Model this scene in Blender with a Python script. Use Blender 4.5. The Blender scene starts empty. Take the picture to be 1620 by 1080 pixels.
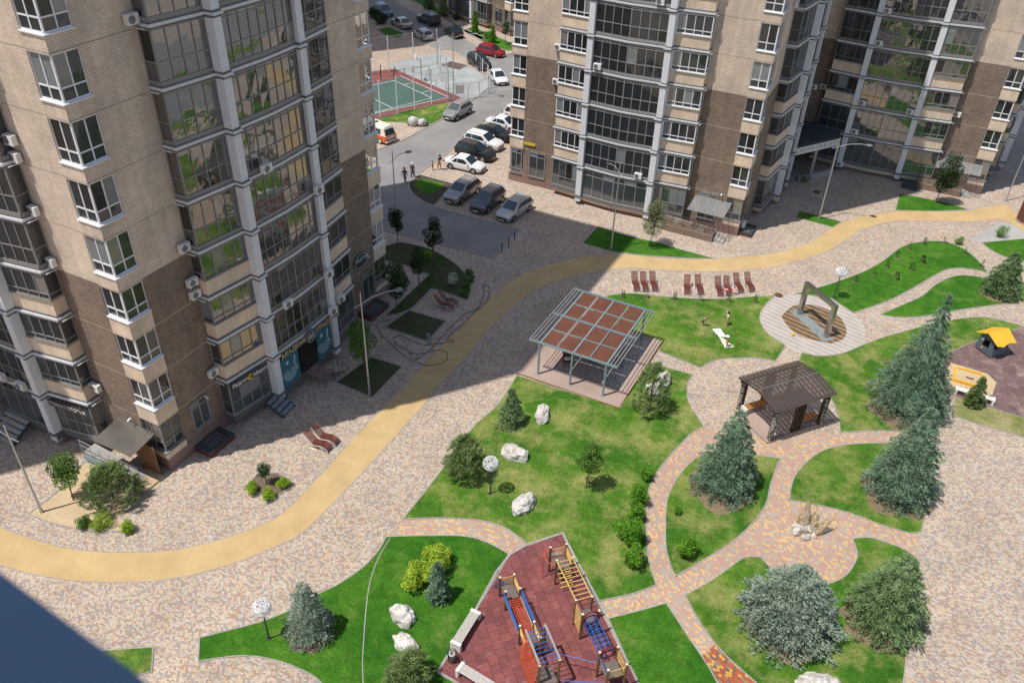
import bpy, math, random
from mathutils import Vector, Matrix, noise
random.seed(7)
C=bpy.data.collections.new('Scene objects'); bpy.context.scene.collection.children.link(C)
R=math.radians; PI=math.pi
# ---------------------------------------------------------------- helpers
class MB:
    def __init__(s): s.v=[];s.f=[];s.m=[];s.cur=0
    def quad(s,pts):
        b=len(s.v); s.v+= [tuple(p) for p in pts]; s.f.append(tuple(range(b,b+len(pts)))); s.m.append(s.cur)
    def hexa(s,p):   # 8 corners: bottom 0-3 ccw, top 4-7
        b=len(s.v); s.v+=[tuple(q) for q in p]
        for f in ((3,2,1,0),(4,5,6,7),(0,1,5,4),(1,2,6,5),(2,3,7,6),(3,0,4,7)): s.f.append(tuple(b+i for i in f)); s.m.append(s.cur)
    def box(s,x0,x1,y0,y1,z0,z1): s.hexa([(x0,y0,z0),(x1,y0,z0),(x1,y1,z0),(x0,y1,z0),(x0,y0,z1),(x1,y0,z1),(x1,y1,z1),(x0,y1,z1)])
    def bar(s,a,b,w,h=None,up=(0,0,1)):
        h=h or w; a=Vector(a);b=Vector(b);d=(b-a)
        if d.length<1e-6:return
        d.normalize(); u=Vector(up)
        if abs(d.dot(u))>.99:u=Vector((1,0,0))
        r=d.cross(u).normalized()*w/2; t=r.cross(d).normalized()*h/2
        s.hexa([a-r-t,a+r-t,b+r-t,b-r-t,a-r+t,a+r+t,b+r+t,b-r+t])
    def tube(s,a,b,r0,r1=None,n=8,cap=True):
        r1=r0 if r1 is None else r1; a=Vector(a);b=Vector(b);d=(b-a).normalized();u=Vector((0,0,1)) if abs(d.z)<.95 else Vector((1,0,0))
        x=d.cross(u).normalized();y=d.cross(x); k=len(s.v)
        for p,r in((a,r0),(b,r1)):
            for i in range(n):
                t=2*PI*i/n; s.v.append(tuple(p+x*math.cos(t)*r+y*math.sin(t)*r))
        for i in range(n):
            j=(i+1)%n; s.f.append((k+i,k+j,k+n+j,k+n+i)); s.m.append(s.cur)
        if cap:
            s.f.append(tuple(k+i for i in range(n))[::-1]); s.f.append(tuple(k+n+i for i in range(n))); s.m+=[s.cur]*2
    def path(s,pts,r,n=6):
        for i in range(len(pts)-1): s.tube(pts[i],pts[i+1],r,r,n)
    def prism(s,poly,z0,z1):
        A=sum(poly[i-1][0]*poly[i][1]-poly[i][0]*poly[i-1][1] for i in range(len(poly)))
        if A<0: poly=poly[::-1]
        n=len(poly);b=len(s.v)
        s.v+=[(x,y,z0) for x,y in poly]+[(x,y,z1) for x,y in poly]
        s.f.append(tuple(range(b+n,b+2*n)));s.f.append(tuple(range(b,b+n))[::-1]);s.m+=[s.cur]*2
        for i in range(n):
            j=(i+1)%n; s.f.append((b+i,b+j,b+n+j,b+n+i)); s.m.append(s.cur)
    def lathe(s,prof,c=(0,0,0),n=16):
        k=len(s.v)
        for r,z in prof:
            for i in range(n):
                t=2*PI*i/n; s.v.append((c[0]+r*math.cos(t),c[1]+r*math.sin(t),c[2]+z))
        for q in range(len(prof)-1):
            for i in range(n):
                j=(i+1)%n; s.f.append((k+q*n+i,k+q*n+j,k+(q+1)*n+j,k+(q+1)*n+i)); s.m.append(s.cur)
    def loft(s,rings,cap=True):
        n=len(rings[0]);k=len(s.v)
        for r in rings: s.v+=[tuple(p) for p in r]
        for q in range(len(rings)-1):
            for i in range(n):
                j=(i+1)%n; s.f.append((k+q*n+i,k+q*n+j,k+(q+1)*n+j,k+(q+1)*n+i)); s.m.append(s.cur)
        if cap:
            s.f.append(tuple(k+i for i in range(n))[::-1]); e=k+(len(rings)-1)*n; s.f.append(tuple(e+i for i in range(n))); s.m+=[s.cur]*2
    def build(s,name,mats,parent=None,rel=None,smooth=False):
        me=bpy.data.meshes.new(name)
        v=s.v
        if rel is not None: v=[(x-rel[0],y-rel[1],z-rel[2]) for x,y,z in v]
        me.from_pydata(v,[],s.f)
        if not isinstance(mats,(list,tuple)): mats=[mats]
        for m in mats: me.materials.append(M[m] if isinstance(m,str) else m)
        if len(mats)>1: me.polygons.foreach_set('material_index',s.m)
        if smooth: me.polygons.foreach_set('use_smooth',[True]*len(s.f))
        me.update()
        o=bpy.data.objects.new(name,me); C.objects.link(o)
        if parent: o.parent=parent
        return o
def tag(o,label=None,cat=None,group=None,kind=None):
    if label:o['label']=label
    if cat:o['category']=cat
    if group:o['group']=group
    if kind:o['kind']=kind
    return o
def thing(name,label,cat,loc=(0,0,0),rz=0,group=None):
    o=bpy.data.objects.new(name,None); C.objects.link(o); o.location=(loc[0],loc[1],loc[2] if len(loc)>2 else 0); o.rotation_euler=(0,0,rz); o.empty_display_size=.2
    return tag(o,label,cat,group)
def clone(o,loc=None,rz=None,label=None,parent=None,group=None):
    c=o.copy(); C.objects.link(c)
    if parent: c.parent=parent
    if loc is not None: c.location=(loc[0],loc[1],loc[2] if len(loc)>2 else 0)
    if rz is not None: c.rotation_euler=(0,0,rz)
    if label: c['label']=label
    if group: c['group']=group
    for ch in list(o.children): clone(ch,parent=c)
    return c
# ---------------------------------------------------------------- materials
M={}
class NT:
    def __init__(s,name):
        s.mat=bpy.data.materials.new(name); s.mat.use_nodes=True; s.n=s.mat.node_tree.nodes; s.l=s.mat.node_tree.links
        s.b=s.n['Principled BSDF']; M[name]=s.mat
    def new(s,t,**k):
        x=s.n.new(t)
        for a,v in k.items():
            if a.startswith('_'): x.inputs[a[1:].replace('_',' ')].default_value=v
            else: setattr(x,a,v)
        return x
    def link(s,a,b): s.l.new(a,b)
    def pos(s,scale=None,rot=None,obj=False):
        if obj: o=s.new('ShaderNodeTexCoord').outputs['Object']
        else: o=s.new('ShaderNodeNewGeometry').outputs['Position']
        if scale or rot:
            m=s.new('ShaderNodeMapping'); s.link(o,m.inputs[0])
            if scale:m.inputs['Scale'].default_value=scale
            if rot:m.inputs['Rotation'].default_value=rot
            o=m.outputs[0]
        return o
    def noise(s,vec,scale,detail=4,rough=.55):
        x=s.new('ShaderNodeTexNoise',_Scale=scale,_Detail=detail,_Roughness=rough); s.link(vec,x.inputs['Vector']); return x.outputs['Fac']
    def ramp(s,fac,stops,interp='LINEAR'):
        r=s.new('ShaderNodeValToRGB'); e=r.color_ramp; e.interpolation=interp
        while len(e.elements)<len(stops): e.elements.new(1)
        for i,(p,c) in enumerate(stops): e.elements[i].position=p; e.elements[i].color=(*c,1) if len(c)==3 else c
        s.link(fac,r.inputs[0]); return r.outputs[0]
    def mix(s,fac,a,b,mode='MIX'):
        x=s.new('ShaderNodeMix',data_type='RGBA',blend_type=mode)
        for v,i in((fac,0),(a,6),(b,7)):
            if isinstance(v,(int,float)): x.inputs[i].default_value=v
            elif isinstance(v,(tuple,list)): x.inputs[i].default_value=(*v,1)
            else: s.link(v,x.inputs[i])
        return x.outputs[2]
    def bump(s,h,st=.3,d=.02):
        x=s.new('ShaderNodeBump',_Strength=st,_Distance=d); s.link(h,x.inputs['Height']); s.link(x.outputs[0],s.b.inputs['Normal'])
    def col(s,c): s.link(c,s.b.inputs['Base Color'])
    def set(s,rough=.7,metal=0,spec=.5):
        s.b.inputs['Roughness'].default_value=rough; s.b.inputs['Metallic'].default_value=metal; s.b.inputs['Specular IOR Level'].default_value=spec
def sm(name,col,rough=.6,metal=0,var=.12,scale=3,spec=.5,bump=0):
    t=NT(name); t.set(rough,metal,spec); p=t.pos(obj=True); n=t.noise(p,scale,5)
    lo=tuple(c*(1-var) for c in col); hi=tuple(min(1,c*(1+var)) for c in col)
    t.col(t.ramp(n,[(.3,lo),(.7,hi)]))
    if bump: t.bump(t.noise(p,scale*6,5),bump,.02)
    return t
def brickmat(name,c1,c2,mortar,light=1):
    t=NT(name); t.set(.85); g=t.new('ShaderNodeNewGeometry'); s=t.new('ShaderNodeSeparateXYZ'); t.link(g.outputs['Position'],s.inputs[0])
    a=t.new('ShaderNodeMath',operation='ADD'); t.link(s.outputs[0],a.inputs[0]); t.link(s.outputs[1],a.inputs[1])
    c=t.new('ShaderNodeCombineXYZ'); t.link(a.outputs[0],c.inputs[0]); t.link(s.outputs[2],c.inputs[1])
    b=t.new('ShaderNodeTexBrick',_Scale=1.0,_Mortar_Size=.012,_Brick_Width=.26,_Row_Height=.1,_Bias=0.0); t.link(c.outputs[0],b.inputs['Vector'])
    b.inputs['Color1'].default_value=(*c1,1);b.inputs['Color2'].default_value=(*c2,1);b.inputs['Mortar'].default_value=(*mortar,1)
    n=t.noise(c.outputs[0],.5,5,.6); m=t.mix(1,b.outputs['Color'],t.ramp(n,[(.3,(.8,.8,.82)),(.7,(1.12,1.1,1.06))]),'MULTIPLY')
    # horizontal movement joint at every storey
    z=t.new('ShaderNodeMath',operation='ADD'); z.inputs[1].default_value=-3.62+30; t.link(s.outputs[2],z.inputs[0])
    md=t.new('ShaderNodeMath',operation='MODULO'); md.inputs[1].default_value=3; t.link(z.outputs[0],md.inputs[0])
    lt=t.new('ShaderNodeMath',operation='LESS_THAN'); lt.inputs[1].default_value=.03; t.link(md.outputs[0],lt.inputs[0])
    m=t.mix(lt.outputs[0],m,tuple(x*light for x in mortar))
    sv=t.new('ShaderNodeMapping'); sv.inputs['Scale'].default_value=(1.6,.12,1); t.link(c.outputs[0],sv.inputs[0]); ns=t.noise(sv.outputs[0],1.0,6,.7); m=t.mix(1,m,t.ramp(ns,[(.3,(.86,.85,.84)),(.6,(1.05,1.05,1.05))]),'MULTIPLY')
    t.col(m); t.bump(b.outputs['Fac'],.25,-.01); return t
brickmat('brick_light',(.8,.665,.535),(.68,.555,.44),(.45,.37,.3),.5)
brickmat('brick_tan',(.84,.69,.53),(.77,.62,.47),(.6,.48,.37),.6)
brickmat('brick_brown',(.27,.19,.14),(.16,.11,.08),(.3,.25,.2),2.)
def paver(name,stops,rot,bw=.2,rh=.1,mortar=(.3,.25,.2),patch=.12):
    t=NT(name); t.set(.85); p=t.pos(rot=(0,0,R(rot)))
    # slight wander keeps the rows from reading as a ruled grid
    b=t.new('ShaderNodeTexBrick',_Scale=1.0,_Mortar_Size=.006,_Brick_Width=bw,_Row_Height=rh); t.link(p,b.inputs['Vector'])
    b.inputs['Color1'].default_value=(0,0,0,1);b.inputs['Color2'].default_value=(1,1,1,1);b.inputs['Mortar'].default_value=(.5,.5,.5,1)
    cells=t.ramp(b.outputs['Color'],stops,'CONSTANT'); c=t.mix(b.outputs['Fac'],cells,mortar)
    q=t.pos(); n=t.noise(q,.35,6,.6); n2=t.noise(q,14,3,.6)
    c=t.mix(1,c,t.ramp(n,[(.3,(1-patch,1-patch,1-patch)),(.7,(1+patch,1+patch,1+patch*.8))]),'MULTIPLY')
    c=t.mix(1,c,t.ramp(n2,[(.3,(.92,.92,.92)),(.7,(1.06,1.06,1.06))]),'MULTIPLY')
    t.col(c); t.bump(b.outputs['Fac'],.3,-.006); return t
paver('paving',[(0,(.43,.34,.28)),(.18,(.55,.47,.39)),(.36,(.29,.275,.26)),(.52,(.55,.41,.25)),(.65,(.37,.24,.19)),(.82,(.48,.395,.325))],0,.14,.095)
paver('paving_red',[(0,(.46,.27,.2)),(.3,(.37,.33,.28)),(.52,(.62,.42,.19)),(.7,(.5,.3,.22)),(.86,(.42,.36,.3))],28,.17,.13,(.34,.26,.2),.07)
paver('paving_bright',[(0,(.42,.1,.04)),(.3,(.2,.1,.07)),(.5,(.62,.34,.05)),(.72,(.35,.08,.04)),(.85,(.25,.2,.15))],28,.18,.13,(.15,.1,.08),.1)
def rubber(name,c1,c2,rot,s=.5):
    t=NT(name); t.set(.9); p=t.pos(rot=(0,0,R(rot)))
    b=t.new('ShaderNodeTexBrick',_Scale=1.0,_Mortar_Size=.014,_Brick_Width=s,_Row_Height=s); t.link(p,b.inputs['Vector'])
    b.inputs['Color1'].default_value=(*c1,1);b.inputs['Color2'].default_value=(*c2,1);b.inputs['Mortar'].default_value=(c1[0]*.4,c1[1]*.4,c1[2]*.4,1)
    q=t.pos(); n=t.noise(q,.8,6,.65); c=t.mix(1,b.outputs['Color'],t.ramp(n,[(.3,(.78,.78,.78)),(.7,(1.2,1.2,1.2))]),'MULTIPLY')
    return t,c,q
t,c,q=rubber('rubber_red',(.25,.075,.07),(.175,.055,.056),43.5); n=t.noise(q,5,3,.7); 
n2=t.noise(q,2.2,3,.6); t.col(t.mix(t.ramp(n2,[(.6,(0,0,0)),(.74,(.25,.25,.25))]),c,(.5,.36,.36))); t.bump(n,.2)
t,c,q=rubber('rubber_brown',(.2,.125,.115),(.15,.09,.085),20,.42); n=t.noise(q,.9,5,.65); t.col(t.mix(t.ramp(n,[(.52,(0,0,0)),(.75,(.7,.7,.7))]),c,(.4,.32,.25))); t.bump(t.noise(q,9,4),.2)
def grass(name,a,b,dry,th=.62):
    t=NT(name); t.set(.95,0,.2); p=t.pos(); n=t.noise(p,.22,5,.6); n2=t.noise(p,1.6,6,.65); n3=t.noise(p,22,3,.7); n4=t.noise(p,.45,6,.7)
    c=t.mix(t.ramp(n,[(.35,(0,0,0)),(.65,(1,1,1))]),a,b)
    c=t.mix(1,c,t.ramp(n2,[(.28,(.62,.68,.6)),(.72,(1.35,1.25,1.3))]),'MULTIPLY')
    c=t.mix(t.ramp(n4,[(th-.1,(0,0,0)),(th+.12,(.75,.75,.75))]),c,dry)
    c=t.mix(1,c,t.ramp(n3,[(.3,(.5,.55,.5)),(.7,(1.5,1.45,1.5))]),'MULTIPLY')
    n5=t.noise(p,7,4,.7); c=t.mix(1,c,t.ramp(n5,[(.3,(.72,.76,.72)),(.7,(1.25,1.22,1.25))]),'MULTIPLY')
    t.col(c); t.bump(n3,.7,.05); return t
grass('grass',(.035,.128,.01),(.088,.195,.016),(.33,.31,.11),.54)
grass('grass_lush',(.028,.125,.008),(.065,.185,.013),(.2,.25,.06),.63)
grass('grass_sparse_shade',(.03,.07,.012),(.06,.1,.03),(.09,.075,.055),.5)  # grass and soil mix, colour darkened for the beds lying in shade
grass('grass_dry',(.08,.16,.02),(.19,.21,.05),(.38,.32,.17),.47)
def speck(name,a,b,scale,rough=.9,big=(.85,1.12),bs=.3,bump=.3):
    t=NT(name); t.set(rough); p=t.pos(); n=t.noise(p,scale,3,.7); m=t.noise(p,bs,5,.6)
    c=t.ramp(n,[(.35,a),(.65,b)]); c=t.mix(1,c,t.ramp(m,[(.3,(big[0],)*3),(.7,(big[1],)*3)]),'MULTIPLY'); t.col(c); t.bump(n,bump,.01); return t
speck('track_yellow',(.46,.32,.15),(.59,.425,.21),30,.9,(.86,1.1),.6)
speck('asphalt',(.2,.195,.19),(.29,.285,.275),25,.9,(.78,1.15),.25)
speck('soil',(.11,.08,.055),(.2,.145,.1),6); speck('soil_dark',(.035,.03,.024),(.09,.07,.05),5)
speck('sand',(.45,.34,.2),(.6,.46,.29),9); speck('gravel',(.1,.085,.075),(.75,.7,.62),9,.9,bump=.8)
speck('concrete',(.34,.33,.31),(.45,.43,.4),18); speck('kerb_concrete',(.27,.25,.23),(.4,.38,.34),9)
speck('court_concrete',(.3,.33,.34),(.42,.44,.44),4,.8,(.75,1.15),.35); speck('court_green',(.055,.115,.095),(.075,.14,.12),3)
speck('court_red',(.17,.055,.05),(.24,.085,.075),5); speck('court_brown',(.1,.075,.07),(.15,.11,.1),8)
speck('deck_pink',(.34,.25,.21),(.42,.32,.27),12,.8,bump=.1); speck('stone_white',(.42,.38,.33),(.78,.75,.7),2.6,.9,(.7,1.1),1.1,1); speck('plinth_pink',(.24,.15,.13),(.3,.2,.17),6)
# striped wooden-look plaza tiles
t=M['track_yellow']; nt_=t.node_tree
t=NT('plaza_stone'); t.set(.85); p=t.pos(rot=(0,0,R(15))); w=t.new('ShaderNodeTexWave',wave_type='BANDS',bands_direction='Y',_Scale=.62,_Distortion=.6,_Detail=2.0); t.link(p,w.inputs[0])
c=t.ramp(w.outputs[1],[(.35,(.40,.35,.31)),(.65,(.49,.44,.39))]); n=t.noise(p,1.2,5); t.col(t.mix(1,c,t.ramp(n,[(.3,(.9,.9,.9)),(.7,(1.08,1.08,1.08))]),'MULTIPLY'))
t=NT('plaza_wet'); t.set(.35); p=t.pos(rot=(0,0,R(15))); w=t.new('ShaderNodeTexWave',wave_type='BANDS',bands_direction='Y',_Scale=.62,_Distortion=.6,_Detail=2.0); t.link(p,w.inputs[0])
c=t.ramp(w.outputs[1],[(.35,(.14,.085,.045)),(.65,(.3,.21,.12))]); n=t.noise(p,2,5); t.col(t.mix(1,c,t.ramp(n,[(.3,(.8,.8,.8)),(.7,(1.15,1.15,1.15))]),'MULTIPLY'))
sm('white_pvc',(.78,.79,.8),.35,0,.04); sm('grey_frame',(.17,.175,.185),.4,0,.08); sm('frame_mid',(.25,.24,.23),.4,0,.06); sm('pilaster',(.72,.73,.76),.7,0,.06); sm('slab_light',(.66,.66,.66),.7,0,.08)
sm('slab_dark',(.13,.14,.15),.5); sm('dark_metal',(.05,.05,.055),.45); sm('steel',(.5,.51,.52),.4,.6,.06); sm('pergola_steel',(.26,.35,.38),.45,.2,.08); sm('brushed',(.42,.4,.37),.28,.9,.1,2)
sm('wood_red',(.155,.04,.026),.55,0,.3,8); sm('wood_dark',(.085,.045,.028),.6,0,.3,6); sm('wood_orange',(.42,.18,.045),.55,0,.2,8); sm('wood_post',(.19,.115,.055),.6,0,.2,5); sm('wood_ply',(.3,.15,.07),.6,0,.1)
sm('red_metal',(.62,.1,.035),.45); sm('blue_metal',(.015,.12,.42),.4); sm('yellow_metal',(.68,.46,.14),.45); sm('maroon',(.2,.02,.03),.45); sm('platform_ply',(.15,.115,.1),.7); sm('net_grey',(.3,.31,.3),.6)
sm('white_paint',(.75,.74,.7),.6,0,.12,6); sm('white_line',(.68,.7,.68),.8); sm('black_rubber',(.025,.025,.027),.8); sm('rim',(.35,.36,.37),.3,.7)
sm('yellow_plastic',(.8,.45,.035),.4,0,.06); sm('slate_panel',(.1,.135,.165),.5); sm('blue_grey',(.045,.06,.07),.55); sm('fabric_grey',(.5,.5,.5),.7,0,.1); sm('bark',(.13,.09,.06),.9,0,.3,8,bump=.6)
sm('skin',(.55,.3,.2),.6,0,.04); sm('skin_dark',(.4,.21,.14),.6,0,.04); sm('blue_cloth',(.05,.1,.19),.9); sm('navy_cloth',(.04,.06,.1),.9); sm('dark_cloth',(.03,.03,.035),.9); sm('cream_cloth',(.75,.7,.55),.9); sm('pink_cloth',(.7,.3,.28),.9); sm('white_cloth',(.8,.8,.78),.9); sm('mustard_cloth',(.4,.27,.05),.9)
sm('hair_dark',(.03,.02,.015),.7); sm('hair_red',(.3,.1,.03),.7); sm('grey_cloth',(.2,.22,.25),.9); sm('sill_metal',(.17,.28,.42),.5,0,.05); sm('acrylic_rib',(.5,.5,.5),.5); sm('yellow_sign',(.7,.5,.03),.5); sm('teal_metal',(.03,.07,.085),.45); sm('sign_brown',(.05,.022,.015),.5); sm('gold',(.62,.5,.28),.4); sm('poster_teal',(.05,.17,.22),.3); sm('poster_pale',(.45,.6,.65),.4); sm('brown_red',(.13,.05,.035),.6)
def glass(name,base,refl,rough=.015,wob=.12,tint=(.8,.82,.84)):
    t=NT(name); n=t.n; l=t.l; t.b.inputs['Base Color'].default_value=(*base,1); t.b.inputs['Roughness'].default_value=.5
    g=t.new('ShaderNodeBsdfGlossy',_Roughness=rough); g.inputs[0].default_value=(*tint,1)
    nz=t.noise(t.pos(),1.1,2,.5); bp=t.new('ShaderNodeBump',_Strength=wob,_Distance=.05); l.new(nz,bp.inputs['Height']); l.new(bp.outputs[0],g.inputs['Normal'])
    fr=t.new('ShaderNodeFresnel',_IOR=1.5); mp=t.new('ShaderNodeMath',operation='MULTIPLY_ADD'); mp.inputs[1].default_value=1.0 if base[0]!=.008 else .5; mp.inputs[2].default_value=refl; mp.use_clamp=True; l.new(fr.outputs[0],mp.inputs[0])
    mx=t.new('ShaderNodeMixShader'); l.new(mp.outputs[0],mx.inputs[0]); l.new(t.b.outputs[0],mx.inputs[1]); l.new(g.outputs[0],mx.inputs[2]); l.new(mx.outputs[0],n['Material Output'].inputs[0])
glass('glass_mirror',(.016,.016,.016),.24); glass('glass_mid',(.015,.018,.02),.17); glass('glass_dark',(.012,.018,.022),.04); glass('glass_blind',(.22,.2,.18),.06); glass('glass_curtain',(.2,.22,.23),.05); glass('glass_open',(.006,.006,.006),.0); glass('glass_warm',(.35,.26,.1),.1); glass('car_glass',(.008,.02,.028),.03,.02,0,(.45,.75,.85))
glass('glass_shop',(.03,.045,.05),.14)
def clearplastic(name,col,alpha):
    t=NT(name); t.b.inputs['Base Color'].default_value=(*col,1); t.b.inputs['Roughness'].default_value=.2
    tr=t.new('ShaderNodeBsdfTransparent'); tr.inputs[0].default_value=(*[min(1,c*1.2+.25) for c in col],1); mx=t.new('ShaderNodeMixShader'); mx.inputs[0].default_value=alpha
    t.link(tr.outputs[0],mx.inputs[1]); t.link(t.b.outputs[0],mx.inputs[2]); t.link(mx.outputs[0],t.n['Material Output'].inputs[0])
clearplastic('acrylic',(.62,.64,.64),.3); clearplastic('smoked_sheet',(.14,.11,.095),.5)
def mesh_net(name,col,scale,th):   # welded wire mesh: real holes through the sheet
    t=NT(name); t.b.inputs['Base Color'].default_value=(*col,1); p=t.pos(obj=True); s=t.new('ShaderNodeSeparateXYZ'); t.link(p,s.inputs[0]); outs=[]
    a=t.new('ShaderNodeMath',operation='ADD'); t.link(s.outputs[0],a.inputs[0]); t.link(s.outputs[1],a.inputs[1])
    for o in(a.outputs[0],s.outputs[2]):
        m=t.new('ShaderNodeMath',operation='MULTIPLY'); m.inputs[1].default_value=scale; t.link(o,m.inputs[0])
        f=t.new('ShaderNodeMath',operation='FRACT'); t.link(m.outputs[0],f.inputs[0]); g=t.new('ShaderNodeMath',operation='LESS_THAN'); g.inputs[1].default_value=th; t.link(f.outputs[0],g.inputs[0]); outs.append(g.outputs[0])
    mx=t.new('ShaderNodeMath',operation='MAXIMUM'); t.link(outs[0],mx.inputs[0]); t.link(outs[1],mx.inputs[1])
    tr=t.new('ShaderNodeBsdfTransparent'); ms=t.new('ShaderNodeMixShader'); t.link(mx.outputs[0],ms.inputs[0]); t.link(tr.outputs[0],ms.inputs[1]); t.link(t.b.outputs[0],ms.inputs[2]); t.link(ms.outputs[0],t.n['Material Output'].inputs[0])
mesh_net('wire_mesh',(.4,.42,.42),12,.08)
def foliage(name,a,b,c,trans=.0):
    t=NT(name); t.set(.75,0,.25); g=t.new('ShaderNodeNewGeometry'); p=t.pos(); n=t.noise(p,1.3,4,.6)
    c1=t.ramp(g.outputs['Random Per Island'],[(0,a),(.55,b),(1,c)]); t.col(t.mix(1,c1,t.ramp(n,[(.3,(.75,.8,.75)),(.7,(1.25,1.2,1.2))]),'MULTIPLY'))
    if trans:
        tl=t.new('ShaderNodeBsdfTranslucent'); t.link(c1,tl.inputs[0]); ms=t.new('ShaderNodeMixShader'); ms.inputs[0].default_value=trans; t.link(t.b.outputs[0],ms.inputs[1]); t.link(tl.outputs[0],ms.inputs[2]); t.link(ms.outputs[0],t.n['Material Output'].inputs[0])
foliage('spruce_blue',(.085,.16,.095),(.165,.265,.17),(.3,.4,.28)); foliage('spruce_silver',(.12,.18,.13),(.25,.325,.25),(.4,.47,.38)); foliage('spruce_green',(.085,.16,.06),(.18,.28,.12),(.3,.4,.2))
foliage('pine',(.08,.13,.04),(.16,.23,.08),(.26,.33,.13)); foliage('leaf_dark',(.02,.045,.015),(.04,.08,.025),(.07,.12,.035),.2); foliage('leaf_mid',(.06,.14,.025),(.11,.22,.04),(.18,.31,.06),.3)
foliage('leaf_bright',(.08,.22,.015),(.14,.33,.025),(.2,.43,.04),.3); foliage('leaf_yellow',(.24,.38,.03),(.4,.55,.05),(.58,.7,.1),.3); foliage('leaf_lime',(.17,.32,.02),(.28,.45,.03),(.38,.56,.045),.3); foliage('leaf_pale',(.09,.13,.05),(.16,.2,.09),(.25,.29,.15),.2); foliage('leaf_white',(.2,.25,.12),(.55,.58,.42),(.7,.72,.6),.1)
def paint(name,col,metal=0.0,rough=.25):
    t=NT(name); t.set(rough,metal,.5); t.b.inputs['Base Color'].default_value=(*col,1); t.b.inputs['Coat Weight'].default_value=.6; t.b.inputs['Coat Roughness'].default_value=.05
for k,c,mt in(('white',(.72,.72,.72),0),('black',(.015,.016,.018),.1),('graphite',(.1,.11,.13),.3),('silver',(.5,.5,.5),.35),('warmgrey',(.34,.33,.32),.35),('brownish',(.075,.07,.07),.5),('red',(.33,.012,.015),.2),('orange',(.7,.12,.02),0),('cream',(.75,.72,.6),0),('blue',(.12,.2,.28),.5),('darkblue',(.02,.035,.06),.3)): paint('paint_'+k,c,mt)
sm('tail_red',(.35,.01,.01),.3); sm('lamp_glass',(.6,.62,.62),.15)
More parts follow.
